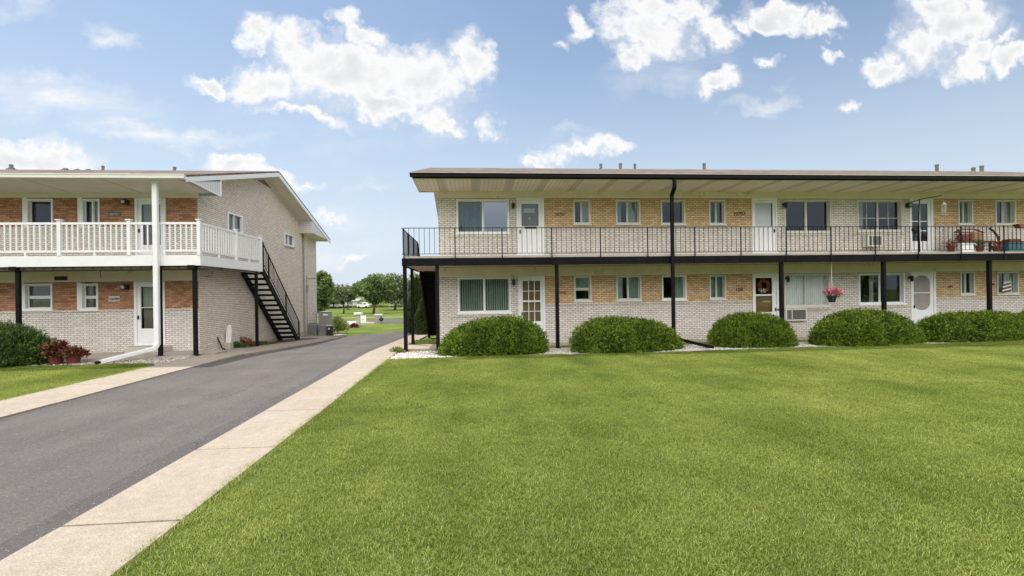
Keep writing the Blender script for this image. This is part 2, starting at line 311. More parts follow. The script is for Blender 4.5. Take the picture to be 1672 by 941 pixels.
# leaf like materials: diffuse + translucent, varied per leaf and in patches
def leafmat(name, dark, mid, light, patch=.8, trans=.3, rough=.6, gl=.06, fine=0.):
    m = bpy.data.materials.new(name); m.use_nodes = True; t = m.node_tree; t.nodes.clear(); o = N(t, 'ShaderNodeOutputMaterial')
    g = N(t, 'ShaderNodeNewGeometry'); v = pos(t)
    n1 = noise(t, v, patch, 4, .6)
    f = mth(t, 'ADD', mth(t, 'MULTIPLY', g.outputs['Random Per Island'], .62), mth(t, 'MULTIPLY_ADD', n1, 1.1, -.36))
    if name == 'grass_blade':
        f = mth(t, 'ADD', mth(t, 'MULTIPLY', g.outputs['Random Per Island'], .66), mth(t, 'MULTIPLY_ADD', n1, .7, -.17))
        nb = noise(t, pos(t, (1, .12, 1)), .9, 2, .5); f = mth(t, 'ADD', f, mth(t, 'MULTIPLY_ADD', nb, .4, -.2))
    if fine: f = mth(t, 'MULTIPLY_ADD', noise(t, v, 11, 2, .5), fine, mth(t, 'ADD', f, -.5*fine))
    c = ramp(t, f, [(.08, dark), (.5, mid), (.95, light)])
    d = N(t, 'ShaderNodeBsdfDiffuse'); L(t, c, d.inputs[0]); tr = N(t, 'ShaderNodeBsdfTranslucent'); L(t, mixc(t, 1., c, (1.25, 1.2, .6), 'MULTIPLY'), tr.inputs[0])
    mx = N(t, 'ShaderNodeMixShader'); mx.inputs[0].default_value = trans; L(t, d.outputs[0], mx.inputs[1]); L(t, tr.outputs[0], mx.inputs[2])
    gs = N(t, 'ShaderNodeBsdfGlossy'); gs.inputs['Roughness'].default_value = rough*.8; m2 = N(t, 'ShaderNodeMixShader'); m2.inputs[0].default_value = gl
    L(t, mx.outputs[0], m2.inputs[1]); L(t, gs.outputs[0], m2.inputs[2]); L(t, m2.outputs[0], o.inputs[0]); return m
BLADE = leafmat('grass_blade', (.05, .088, .010), (.205, .27, .042), (.50, .53, .18), .55, .35, gl=.02)
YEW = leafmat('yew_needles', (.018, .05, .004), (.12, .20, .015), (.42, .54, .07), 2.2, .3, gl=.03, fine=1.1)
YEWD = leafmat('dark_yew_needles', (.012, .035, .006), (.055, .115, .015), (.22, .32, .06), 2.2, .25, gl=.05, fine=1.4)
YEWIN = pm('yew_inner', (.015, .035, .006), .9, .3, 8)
OAK = leafmat('broad_leaves', (.05, .095, .03), (.12, .18, .055), (.24, .29, .10), .25, .25)
OAK2 = leafmat('dull_leaves', (.07, .11, .055), (.16, .20, .10), (.27, .30, .17), .25, .25)
PALE = leafmat('pale_leaves', (.10, .14, .035), (.19, .23, .06), (.30, .33, .12), 1.5, .3)
REDL = leafmat('crimson_leaves', (.05, .006, .01), (.15, .014, .018), (.38, .09, .06), 9, .25, fine=.6)
RUSTL = leafmat('rusty_leaves', (.12, .03, .012), (.30, .08, .02), (.42, .15, .04), 3, .2)
ARB = leafmat('arborvitae_leaves', (.02, .05, .01), (.055, .11, .02), (.12, .19, .04), 1.2, .2)
BARK = pm('bark', (.07, .055, .045), .95, .3, 6, .4)
STONE = leafmat('marble_chips', (.40, .35, .32), (.60, .56, .52), (.78, .75, .72), 2, 0., gl=.02)
STONE2 = leafmat('brown_chips', (.26, .21, .17), (.45, .39, .33), (.65, .6, .54), 2, 0., gl=.02)
GBED = pm('bed_soil', (.38, .33, .29), .95, .25, 20, .4)

# ------------------------------------------------------------------ mesh helpers
col = scene.collection
class MB:
    def __init__(s): s.v = []; s.f = []
    def add(s, vs, fs):
        n = len(s.v); s.v += [tuple(map(float, v)) for v in vs]; s.f += [tuple(n+i for i in f) for f in fs]; return s
    def box(s, x0, x1, y0, y1, z0, z1):
        if x0 > x1: x0, x1 = x1, x0
        if y0 > y1: y0, y1 = y1, y0
        if z0 > z1: z0, z1 = z1, z0
        return s.add([(x0,y0,z0),(x1,y0,z0),(x1,y1,z0),(x0,y1,z0),(x0,y0,z1),(x1,y0,z1),(x1,y1,z1),(x0,y1,z1)],
              [(0,3,2,1),(4,5,6,7),(0,1,5,4),(1,2,6,5),(2,3,7,6),(3,0,4,7)])
    def bar(s, p, q, w, h=None, up=(0,0,1)):
        h = h or w; p = Vector(p); q = Vector(q); d = (q-p).normalized(); u = Vector(up)
        if abs(d.dot(u)) > .99: u = Vector((0,1,0))
        a = d.cross(u).normalized(); c = a.cross(d).normalized()
        vs = [P+a*(i*w/2)+c*(j*h/2) for P in (p, q) for (i, j) in ((-1,-1),(1,-1),(1,1),(-1,1))]
        return s.add(vs, [(3,2,1,0),(4,5,6,7),(0,1,5,4),(1,2,6,5),(2,3,7,6),(3,0,4,7)])
    def tube(s, pts, r, n=8):
        pts = [Vector(p) for p in pts]; rr = r if isinstance(r, (list, tuple)) else [r]*len(pts); rings = []
        for i, p in enumerate(pts):
            d = (pts[min(i+1, len(pts)-1)]-pts[max(i-1, 0)]).normalized(); u = Vector((0,0,1)) if abs(d.z) < .9 else Vector((1,0,0))
            a = d.cross(u).normalized(); c = a.cross(d)
            rings.append([p+(a*math.cos(2*math.pi*k/n)+c*math.sin(2*math.pi*k/n))*rr[i] for k in range(n)])
        vs = [v for R in rings for v in R]; fs = [(i*n+k, i*n+(k+1)%n, (i+1)*n+(k+1)%n, (i+1)*n+k) for i in range(len(pts)-1) for k in range(n)]
        fs += [tuple(range(n-1, -1, -1)), tuple((len(pts)-1)*n+k for k in range(n))]
        return s.add(vs, fs)
    def lathe(s, c, prof, n=16):      # prof: (r, z)
        vs = [(c[0]+r*math.cos(2*math.pi*k/n), c[1]+r*math.sin(2*math.pi*k/n), c[2]+z) for r, z in prof for k in range(n)]
        fs = [(i*n+k, i*n+(k+1)%n, (i+1)*n+(k+1)%n, (i+1)*n+k) for i in range(len(prof)-1) for k in range(n)]
        fs += [tuple(range(n-1, -1, -1)), tuple((len(prof)-1)*n+k for k in range(n))]
        return s.add(vs, fs)
    def prism(s, poly, axis, a, b):   # poly in the two other axes, extruded a..b along axis
        def P(p, w):
            return {0: (w, p[0], p[1]), 1: (p[0], w, p[1]), 2: (p[0], p[1], w)}[axis]
        n = len(poly); vs = [P(p, a) for p in poly]+[P(p, b) for p in poly]
        return s.add(vs, [tuple(range(n-1, -1, -1)), tuple(range(n, 2*n))]+[(i, (i+1) % n, n+(i+1) % n, n+i) for i in range(n)])
    def frame(s, x0, x1, z0, z1, w, y0, y1, wb=None):
        wb = wb or w
        s.box(x0, x0+w, y0, y1, z0, z1); s.box(x1-w, x1, y0, y1, z0, z1)
        s.box(x0+w, x1-w, y0, y1, z1-w, z1); s.box(x0+w, x1-w, y0, y1, z0, z0+wb); return s
    def build(s, name, mat, parent=None, bev=0, smooth=False, fix=True):
        me = bpy.data.meshes.new(name); me.from_pydata(s.v, [], s.f); me.materials.append(mat)
        if fix:
            bm = bmesh.new(); bm.from_mesh(me); bmesh.ops.recalc_face_normals(bm, faces=bm.faces); bm.to_mesh(me); bm.free()
        if smooth:
            for p in me.polygons: p.use_smooth = True
        o = bpy.data.objects.new(name, me); col.objects.link(o)
        if parent:
            o.parent = parent; o.matrix_parent_inverse = PW[parent.name].inverted() if parent.name in PW else Matrix.Identity(4)
        if bev:
            md = o.modifiers.new('bevel', 'BEVEL'); md.width = bev; md.segments = 2; md.limit_method = 'ANGLE'
        return o
PW = {}
def npmesh(name, V, Fc, mats, parent=None, midx=None, smooth=False):
    V = np.asarray(V, np.float32); Fc = np.asarray(Fc, np.int32); k = Fc.shape[1]
    me = bpy.data.meshes.new(name); me.vertices.add(len(V)); me.vertices.foreach_set('co', V.ravel())
    me.loops.add(Fc.size); me.loops.foreach_set('vertex_index', Fc.ravel()); me.polygons.add(len(Fc)); me.polygons.foreach_set('loop_start', np.arange(0, Fc.size, k, dtype=np.int32))
    for m in mats: me.materials.append(m)
    if midx is not None: me.polygons.foreach_set('material_index', np.asarray(midx, np.int32))
    me.update(calc_edges=True); me.validate()
    o = bpy.data.objects.new(name, me); col.objects.link(o)
    if parent:
        o.parent = parent
        if parent.name in PW: o.matrix_parent_inverse = PW[parent.name].inverted()
    return o
def tag(o, label=None, cat=None, group=None, kind=None):
    if label: o['label'] = label
    if cat: o['category'] = cat
    if group: o['group'] = group
    if kind: o['kind'] = kind
    return o
def thing(name, loc, label, cat, group=None):
    o = bpy.data.objects.new(name, None); o.empty_display_size = .2; col.objects.link(o); o.location = loc
    PW[o.name] = Matrix.Translation(loc)
    return tag(o, label, cat, group)
def copy_thing(o, loc, rz=0, label=None, scale=None):
    c = o.copy(); col.objects.link(c); c.location = loc; c.rotation_euler = (0, 0, rz)
    if scale: c.scale = scale
    if label: c['label'] = label
    for ch in list(o.children):
        k = ch.copy(); col.objects.link(k); k.parent = c
        for g in list(ch.children):
            q = g.copy(); col.objects.link(q); q.parent = k
    return c
def gz(Y): return float(np.interp(Y, [-60, 17, 32, 60, 100, 130, 400, 3000], [0, 0, -.55, -1.15, -1.7, -1.6, -1.2, 0]))

# ------------------------------------------------------------------ ground
YS = [-300, -60, -20, -5, 0, 5, 10, 15, 17, 19, 22, 25, 28, 32, 36, 42, 50, 60, 75, 88, 100, 115, 130, 160, 200, 300, 400, 800, 3000]
XS = [-3000, -600, -200, -80, -40, -20, -10, -4, 0, 5, 10, 20, 40, 80, 200, 600, 3000]
g = MB(); g.add([(x, y, gz(y)-.06) for y in YS for x in XS], [(j*len(XS)+i, j*len(XS)+i+1, (j+1)*len(XS)+i+1, (j+1)*len(XS)+i) for j in range(len(YS)-1) for i in range(len(XS)-1)])
tag(g.build('ground', FIELD, fix=False), kind='structure')
def strip(name, left, right, mat, dz, thick=.12, step=1.):
    # left/right: list of (x, y) with equal length, drapes on the terrain, has thickness
    L2, R2 = [], []
    for i in range(len(left)-1):
        n = max(1, int(max(math.dist(left[i], left[i+1]), math.dist(right[i], right[i+1]))/step))
        for k in range(n):
            a = k/n
            L2.append((left[i][0]*(1-a)+left[i+1][0]*a, left[i][1]*(1-a)+left[i+1][1]*a)); R2.append((right[i][0]*(1-a)+right[i+1][0]*a, right[i][1]*(1-a)+right[i+1][1]*a))
    L2.append(left[-1]); R2.append(right[-1]); b = MB(); n = len(L2); vs = []
    for l, r in zip(L2, R2):
        vs += [(l[0], l[1], gz(l[1])+dz), (r[0], r[1], gz(r[1])+dz), (r[0], r[1], gz(r[1])+dz-thick), (l[0], l[1], gz(l[1])+dz-thick)]
    fs = [(4*i+k, 4*i+(k+1) % 4, 4*i+4+(k+1) % 4, 4*i+4+k) for i in range(n-1) for k in range(4)]+[(3, 2, 1, 0), (4*n-4, 4*n-3, 4*n-2, 4*n-1)]
    b.add(vs, fs); return tag(b.build(name, mat), kind='structure')
strip('driveway', [(-7.99, -25), (-7.99, 14), (-7.9, 16.2), (-7.6, 18.5), (-7.35, 23), (-7.4, 29.2), (-5.0, 33.4), (-1, 35.6), (40, 38)],
      [(-3.62, -25), (-3.62, 14), (-3.62, 16.2), (-3.62, 18.5), (-3.62, 23), (-3.62, 29.2), (-3.2, 31.2), (0, 32.6), (40, 33.2)], ASPH, -.025, .2)
# concrete slabs of the walk, 2.04 m joints, 14 mm gaps
def slabs(name, x0, x1, ys, mat, dz=.012, x0b=None):
    b = MB()
    for i in range(len(ys)-1):
        a, c = ys[i]+.012, ys[i+1]-.012; tl = random.uniform(-.004, .004)
        b.add([(x0, a, gz(a)+dz), (x1, a, gz(a)+dz+tl), (x1, c, gz(c)+dz), (x0, c, gz(c)+dz+tl), (x0, a, gz(a)-.1), (x1, a, gz(a)-.1), (x1, c, gz(c)-.1), (x0, c, gz(c)-.1)],
              [(0,1,2,3),(4,7,6,5),(0,4,5,1),(1,5,6,2),(2,6,7,3),(3,7,4,0)])
    return tag(b.build(name, mat, bev=.006), kind='structure')
random.seed(3)
slabs('sidewalk', -3.62, -2.62, [4.49+2.04*i for i in range(-12, 14)], SIDEW)
slabs('left_sidewalk', -9.33, -8.0, [9.9+1.95*i for i in range(-12, 4)]+[17.4], SIDEW, .008)
strip('apron', [(-9.33, 17.41), (-9.2, 22), (-8.2, 28)], [(-7.95, 17.41), (-7.36, 22.8), (-7.41, 28.5)], SIDEW, .0, .12)
strip('side_strip', [(-10.06, 18.4), (-10.06, 32)], [(-9.0, 17.5), (-8.2, 32)], CONC2, -.025, .1)
def lawn(name, poly, dz=0.):
    b = MB(); n = len(poly); b.add([(x, y, gz(y)+dz) for x, y in poly]+[(x, y, gz(y)-.07) for x, y in poly], [tuple(range(n))]+[(i, n+i, n+(i+1) % n, (i+1) % n) for i in range(n)])
    return tag(b.build(name, TURF), kind='structure')
def edge_y(x): return 15.0+.05*math.sin(x*.7)+.045*max(0, x-6)
bed_r = [(x, edge_y(x)) for x in np.arange(-2.6, 24, .5)]
lawn('lawn', [(-2.62, -12)]+[(60, -12), (60, 15.8)]+[(24, 15.8)]+bed_r[::-1], -.012)
lawn('left_lawn', [(-60, -12), (-9.33, -12), (-9.33, 14.6), (-9.6, 15.25), (-11.5, 15.45), (-14, 15.35), (-24, 15.4), (-60, 15.4)], -.012)
# beds and walkways along the walls
b = MB(); b.add([(-2.62, 14.8, -.028), (60, 14.8, -.028), (60, 17.0, -.05), (-2.62, 17.0, -.05), (60, 18.55, -.14), (-1.25, 18.55, -.14), (-1.25, 17.0, -.05)], [(0,1,2,6,3), (6,2,4,5)])
tag(b.build('planting_bed', GBED), kind='structure')
b = MB(); b.box(-60, -9.34, 16.55, 18.5, -.1, .03); b.box(-9.34, -9.0, 17.45, 18.3, -.1, .024)
tag(b.build('left_walkway', CONC2), kind='structure')
b = MB(); b.box(-60, -9.36, 15.2, 16.54, -.1, -.03); tag(b.build('left_planting_bed', GBED), kind='structure')
b = MB(); b.box(-2.5, -1.27, 17.1, 18.5, -.12, .05); tag(b.build('concrete_pad', SIDEW, bev=.01), kind='structure')

# ------------------------------------------------------------------ apartment buildings
YW, YF = 18.5, 16.85
def wallgrid(name, mat, x0, x1, z0, z1, Y, ops, parent):
    xs = sorted({x0, x1, *[v for o in ops for v in (o[0], o[1]) if x0 < v < x1]}); zs = sorted({z0, z1, *[v for o in ops for v in (o[2], o[3]) if z0 < v < z1]})
    b = MB()
    for i in range(len(xs)-1):
        for j in range(len(zs)-1):
            cx, cz = (xs[i]+xs[i+1])/2, (zs[j]+zs[j+1])/2
            if any(o[0] < cx < o[1] and o[2] < cz < o[3] for o in ops): continue
            b.add([(xs[i], Y, zs[j]), (xs[i+1], Y, zs[j]), (xs[i+1], Y, zs[j+1]), (xs[i], Y, zs[j+1])], [(0, 1, 2, 3)])
    return b.build(name, mat, parent, fix=False)
def pleats(x0, x1, z0, z1, Y, amp=.025, per=.09, seed=0):
    r = random.Random(seed); n = max(8, int((x1-x0)/per*6)); b = MB(); vs = []
    ph = 0
    for i in range(n+1):
        x = x0+(x1-x0)*i/n; ph += 2*math.pi/6*r.uniform(.75, 1.25)
        vs += [(x, Y+amp*math.sin(ph), z0), (x, Y+amp*.7*math.sin(ph), z1)]
    b.add(vs, [(2*i, 2*i+2, 2*i+3, 2*i+1) for i in range(n)]); return b
def window(par, r, style='slide', glassm=None, cur=None, curm=None, split=None, sill=True, Y=YW, fm=None, deep=.13, grid=False, blind=False, bar=.04, partial=None):
    x0, x1, z0, z1 = r; fm = fm or WHITE; glassm = glassm or GLASS
    b = MB(); w = .055
    b.frame(x0-.012, x1+.012, z0, z1, w, Y-.03, Y+deep+.05)
    xi0, xi1, zi0, zi1 = x0+w-.012, x1-w+.012, z0+w, z1-w
    Yg = Y+deep-.03
    if style == 'slide':
        xm = split if split else (xi0+xi1)/2
        b.box(xm-bar/2, xm+bar/2, Yg-.02, Yg+.03, zi0, zi1)
        for a, c, dy in ((xi0, xm-bar/2, .0), (xm+bar/2, xi1, .02)): b.frame(a, c, zi0, zi1, .022, Yg+dy, Yg+dy+.02)
        panes = [(xi0+.02, xm-bar/2-.02, zi0+.02, zi1-.02), (xm+bar/2+.02, xi1-.02, zi0+.02, zi1-.02)]
    elif style == 'hung':
        zm = (zi0+zi1)/2-.02; b.box(xi0, xi1, Yg-.02, Yg+.03, zm-.025, zm+.025)
        for a, c in ((zi0, zm-.025), (zm+.025, zi1)): b.frame(xi0, xi1, a, c, .03, Yg, Yg+.02)
        panes = [(xi0+.03, xi1-.03, zi0+.03, zm-.055), (xi0+.03, xi1-.03, zm+.055, zi1-.03)]
    else:
        b.frame(xi0, xi1, zi0, zi1, .025, Yg, Yg+.02); panes = [(xi0+.02, xi1-.02, zi0+.02, zi1-.02)]
    if grid:
        for (a, c, d, e) in panes:
            b.box((a+c)/2-.012, (a+c)/2+.012, Yg+.014, Yg+.024, d, e); b.box(a, c, Yg+.012, Yg+.02, d+(e-d)*.42-.012, d+(e-d)*.42+.012)
    win = b.build('window', fm, par)
    for k, (a, c, d, e) in enumerate(panes):
        gm = glassm[k] if isinstance(glassm, list) else glassm
        MB().add([(a, Yg+.03, d), (c, Yg+.03, d), (c, Yg+.03, e), (a, Yg+.03, e)], [(0,1,2,3)]).build('pane', gm, win, fix=False)
    if sill: MB().box(x0-.05, x1+.05, Y-.07, Y+.02, z0-.055, z0-.001).build('sill', fm, win, bev=.005)
    if cur:
        for k, ci in enumerate(cur):
            a, c = xi0+(xi1-xi0)*ci[0], xi0+(xi1-xi0)*ci[1]; zz0 = zi0+(zi1-zi0)*(ci[2] if len(ci) > 2 else 0)
            if blind:
                bb = MB(); n = int((c-a)/.085)
                for i in range(n):
                    xx = a+(c-a)*(i+.5)/n; bb.add([(xx-.03, Yg+.09, zi0), (xx+.03, Yg+.06, zi0), (xx+.03, Yg+.06, zi1), (xx-.03, Yg+.09, zi1)], [(0,1,2,3)])
                bb.build('blind', curm or CURT, win, fix=False)
            else: pleats(a, c, zz0, zi1, Yg+.075, seed=k+int(x0*10)).build('curtain', curm or CURT, win, fix=False)
    return win
def numbers(par, s, x, z, size, mat, Y=YW, name='house_number', ital=0):
    cu = bpy.data.curves.new(name, 'FONT'); cu.body = s; cu.size = size; cu.extrude = .006; cu.align_x = 'CENTER'; cu.materials.append(mat)
    tmp = bpy.data.objects.new('text', cu); me = bpy.data.meshes.new_from_object(tmp); bpy.data.objects.remove(tmp)
    if not me.materials: me.materials.append(mat)
    me.transform(Matrix.Translation((x, Y-.008, z)) @ Matrix.Rotation(rad(90), 4, 'X'))
    o = bpy.data.objects.new(name, me); col.objects.link(o)
    if par:
        o.parent = par
        if par.name in PW: o.matrix_parent_inverse = PW[par.name].inverted()
    return o
def door(par, r, glassr, style, Y=YW, handle='left', num=None, fm=None):
    x0, x1, z0, z1 = r; fm = fm or WHITE
    fr = MB().frame(x0, x1, z0, z1, .085, Y-.035, Y+.1, .03)
    dx0, dx1, dz0, dz1 = x0+.085, x1-.085, z0+.03, z1-.085; a, c, d, e = glassr
    s = MB(); y0, y1 = Y+.0, Y+.045
    s.box(dx0+.004, a, y0, y1, dz0, dz1-.004); s.box(c, dx1-.004, y0, y1, dz0, dz1-.004); s.box(a, c, y0, y1, dz0, d); s.box(a, c, y0, y1, e, dz1-.004)
    if d-dz0 > .35: s.frame(a+.01, c-.01, dz0+.1, d-.1, .025, y0-.012, y0+.002)
    D = s.build('door', WHITE, par, bev=.003)
    fr.build('door_frame', fm, D)
    yg = Y+.03
    def pane(q, m, dy=0): return MB().add([(q[0], yg+dy, q[2]), (q[1], yg+dy, q[2]), (q[1], yg+dy, q[3]), (q[0], yg+dy, q[3])], [(0,1,2,3)])
    if style == 'lites':       # nine-light grid with a warm wooden door behind
        pane(glassr, GLASS).build('pane', GLASS, D, fix=False); MB().box(a-.02, c+.02, Y+.10, Y+.12, d-.3, e+.05).build('inner_door', WOODP, D)
        mu = MB()
        for i in (1, 2): xx = a+(c-a)*i/3; mu.box(xx-.014, xx+.014, Y+.006, yg-.004, d, e)
        for i in (1, 2, 3): zz = d+(e-d)*i/4; hh = .03 if i == 2 else .014; mu.box(a, c, Y+.009, yg-.007, zz-hh, zz+hh)
        mu.build('muntin', WHITE, D)
    elif style == 'shade':     # taupe screen over an inner white door
        pane(glassr, GLASS).build('pane', GLASS, D, fix=False)
        MB().box(a-.03, c+.03, Y+.09, Y+.11, d-.1, e+.05).build('inner_door', TAUPE, D)
        b = MB(); b.box(a+.06, c-.12, Y+.07, Y+.088, e-.34, e-.31); b.box(a+.1, c-.14, Y+.075, Y+.088, e-.31, e-.16); b.build('clip_sign', WHITE, D)
        MB().box(a+.12, c-.08, Y-.02, Y+.01, d-.1, d-.02).build('mail_slot', BRONZE, D)
    elif style == 'white':
        pane(glassr, CLEAR).build('pane', CLEAR, D, fix=False); b = MB().box(a-.03, c-.02, Y+.09, Y+.11, d-.1, e+.05); b.frame(a+.1, c-.15, d+.2, e-.3, .02, Y+.078, Y+.092); b.build('inner_door', WHITE, D)
        pane((a+.1, c-.12, e-.2, e-.08), WHITE, .04).build('notice', WHITE, D, fix=False)
    elif style == 'split':     # dark upper light, tan lower light
        zm = d+(e-d)*.5; MB().box(a, c, Y+.004, yg-.004, zm-.035, zm+.035).build('muntin', WHITE, D)
        pane(glassr, GLASS).build('pane', GLASS, D, fix=False)
        MB().box(a-.02, c+.02, Y+.09, Y+.11, d-.05, zm).build('tan_panel', WOODP, D)
        MB().box(a+.35, c-.03, Y+.075, Y+.088, zm-.3, zm-.24).build('notice', WHITE, D)
    elif style == 'grid':
        mu = MB(); xx = (a+c)/2+.02; mu.box(xx-.014, xx+.014, Y+.008, yg-.006, d, e)
        for k in (.28, .53): zz = d+(e-d)*k; mu.box(a, c, Y+.004, yg-.004, zz-.018, zz+.018)
        mu.build('muntin', WHITE, D); pane(glassr, GLASSR).build('pane', GLASSR, D, fix=False)
        MB().box(a, c, Y+.08, Y+.09, d, d+(e-d)*.25).build('red_panel', BROWN, D)
    elif style == 'oval':
        # arched and scrolled screen door
        MB().add([(a, yg, d), (c, yg, d), (c, yg, e), (a, yg, e)], [(0,1,2,3)]).build('screen', TAUPE, D, fix=False)
        mx, mz, rx, rz = (a+c)/2, (d+e)/2, (c-a)/2, (e-d)/2; b = MB()
        for sx in (-1, 1):
            for sz in (-1, 1):
                pts = [(mx+sx*rx, mz+sz*rz)]
                for k in range(9):
                    t = math.pi/2*k/8; pts.append((mx+sx*rx*math.cos(t)**.8 if math.cos(t) > 1e-6 else mx, mz+sz*(rz-rx*.9+rx*.9*math.sin(t))))
                b.prism(pts, 1, Y+.004, yg-.003)
        b.box(a, c, Y+.006, yg-.005, mz-.02, mz+.02); b.build('scroll_trim', WHITE, D)
    elif style == 'glass':
        pane(glassr, GLASS).build('pane', GLASS, D, fix=False)
        zm = d+(e-d)*.5; MB().box(a, c, Y+.004, yg-.004, zm-.012, zm+.012).build('muntin', WHITE, D)
        pleats(a, c, zm, e, Y+.1, .02, .12, 5).build('curtain', CURT, D, fix=False)
        MB().box(a+.04, c-.04, Y+.1, Y+.12, d, zm-.02).build('inner_panel', TAUPE, D)
    hx = dx0+.05 if handle == 'left' else dx1-.05; hz = dz0+1.0
    MB().box(hx-.018, hx+.018, Y-.035, Y+.001, hz-.07, hz+.07).box(hx-.01, hx+.01, Y-.06, Y-.034, hz-.05, hz+.03).build('handle', BRONZE, D, bev=.004)
    if num: numbers(D, num[0], num[1], num[2], num[3], num[4], Y+num[5] if len(num) > 5 else Y, 'door_number')
    return D
def lamp(par, px, py, style='lantern', Y=YW):
    x, _, z = at(px, py, Y); b = MB()
    b.lathe((x, Y-.02, z+.04), [(.05, -.05), (.05, .05)], 10); b.tube([(x, Y-.02, z+.06), (x, Y-.1, z+.12), (x, Y-.15, z+.08)], .012, 6)
    if style == 'lantern': b.lathe((x, Y-.15, z), [(.02, -.13), (.055, -.1), (.07, .05), (.035, .09), (.01, .12)], 8)
    else: b.box(x-.085, x+.085, Y-.16, Y, z-.09, z+.09)
    o = b.build('wall_lamp', BRONZE, par)
    if style != 'lantern': MB().lathe((x-.03, Y-.17, z), [(.045, -.05), (.055, 0), (.045, .05)], 10).build('bulb', CURT if style == 'box' else GREENG, o)
    return o
def shell(par, gx, s, xf, zE, zR, gut, rake_x, yR=24.0, Yfe=16.45, Yre=32.25, zre=5.62):
    """roof, gable wall, eaves. gx gable wall x, s=+1 gable faces +x, xf far end, rake_x outer edge of the verge"""
    k = (zR-zE)/(yR-Yfe); k2 = (zR-zre)/(Yre-yR)
    top = lambda Y: zE+(Y-Yfe)*k if Y < yR else zR-(Y-yR)*k2
    # roof: thin slab
    t = .07
    prof = [(Yfe, zE), (yR, zR), (Yre, zre), (Yre, zre-t), (yR, zR-t), (Yfe, zE-t)]
    roof = MB().prism(prof, 0, rake_x, xf).build('roof', SHING, par)
    # verge board
    h = .20
    e = .03
    vb = MB().prism([(Yfe, top(Yfe)-t-.002), (yR, zR-t-.002), (Yre, zre-t-.002), (Yre, zre-t-h), (yR, zR-t-h), (Yfe, zE-t-h+.04)], 0, rake_x-s*.002, rake_x-s*.03)
    vb.build('verge_board', WHITE_V, par)
    # sloped soffit beyond the gable wall
    ss = MB()
    for a, c in ((YW+.1, yR), (yR, 28.8)):
        za, zc = top(a)-t-h+.03, top(c)-t-h+.03
        ss.add([(gx, a, za), (rake_x-s*.03, a, za), (rake_x-s*.03, c, zc), (gx, c, zc)], [(0,1,2,3)])
    ss.build('gable_soffit', CREAMA, par, fix=False)
    fz = MB()
    for a, c in ((YW+.1, yR), (yR, 28.8)):
        fz.bar((gx+s*.02, a, top(a)-t-h-.02), (gx+s*.02, c, top(c)-t-h-.02), .04, .1)
    fz.build('frieze_board', CREAMA, par)
    return top
def gable_wall(par, gx, top, mat, YR=31.8):
    pts = [(YW, -1.2), (YR, -1.2), (YR, 5.6), (28.8, top(28.8)-.2), (24., top(24)-.25), (YW, top(YW)-.2)]
    return MB().add([(gx, p[0], p[1]) for p in pts], [tuple(range(len(pts)))])
# ---- right building
BX0 = at(716.8, 450, YW)[0]; BX1 = 27.5
B = thing('apartment_building', (BX0, YW, 0), 'long pale and tan brick apartment block with black balcony railing, behind the lawn', 'apartment building')
ops = []; W = lambda *a: rect(*a, YW)
ZU, ZL = 4.53, 1.53
up_w = [(745.7, 830.6, 325.5, 381), (936.6, 963.4, 326.7, 366), (1006, 1044.7, 326.7, 366), (1079.3, 1118, 326.7, 366.5), (1158, 1183.6, 326.7, 366.5), (1280.8, 1356, 326.5, 379.5), (1399.7, 1472.4, 327, 377.4), (1564.5, 1587.5, 326.8, 366.6), (1624.7, 1657.5, 326.8, 366.6)]
lo_w = [(748, 833.5, 452.5, 511), (938, 965, 450, 492), (1006.7, 1046.4, 450, 490.7), (1081, 1120, 449.5, 489.7), (1158.6, 1184.6, 449, 488.7), (1281, 1354, 447.5, 501), (1402.4, 1476, 446.7, 496.5), (1568, 1590.7, 443.8, 481.4), (1627.8, 1662, 443.8, 480.2)]
up_r = [W(*a) for a in up_w]; lo_r = [W(*a) for a in lo_w]
ZTU = 5.66; ZTL = 2.60
def fixtop(r, z): return (r[0], r[1], r[2], min(r[3], z))
up_r = [fixtop(r, ZTU-.02) for r in up_r]; lo_r = [fixtop(r, ZTL-.01) for r in lo_r]
d_u1 = W(843.6, 888.5, 325, 420); d_l1 = W(846.7, 890, 452, 552); d_u2 = W(1228, 1269, 325, 418); d_l2 = W(1229, 1271, 449, 545); d_u3 = W(1485, 1523, 327.5, 416); d_l3 = W(1487, 1527.5, 446, 538)
ZD = 3.31
fd = lambda r, z0, z1: (r[0], r[1], z0, z1)
d_u1, d_u2, d_u3 = [fd(r, ZD, ZTU-.01) for r in (d_u1, d_u2, d_u3)]; d_l1, d_l2, d_l3 = [fd(r, .12, ZTL) for r in (d_l1, d_l2, d_l3)]
ops = up_r+lo_r+[d_u1, d_u2, d_u3, d_l1, d_l2, d_l3]
xt = [d_u1[1], d_u2[0], d_u3[1]]
tan = [(xt[0], xt[1]), (xt[2], BX1)]
# tan panels are openings of the pale wall
pan = [(a, c, ZU, ZTU) for a, c in tan]+[(a, c, ZL, ZTL) for a, c in tan]
wallgrid('wall', WB, BX0, BX1, .0, 5.66, YW, ops+pan, B)
for p in pan: wallgrid('tan_brick_panel', TB, p[0], p[1], p[2], p[3], YW+.004, ops, B)
MB().box(BX0, BX1, YW-.02, YW+.1, -1.2, .0).build('foundation', FOUND, B)
for z, wd in ((ZU, .075), (ZL-.0, .07)):
    for (a, c) in tan: MB().box(a+.0, c-.0, YW-.03, YW-.0012, z-wd, z).build('brick_ledge', WB2, B)
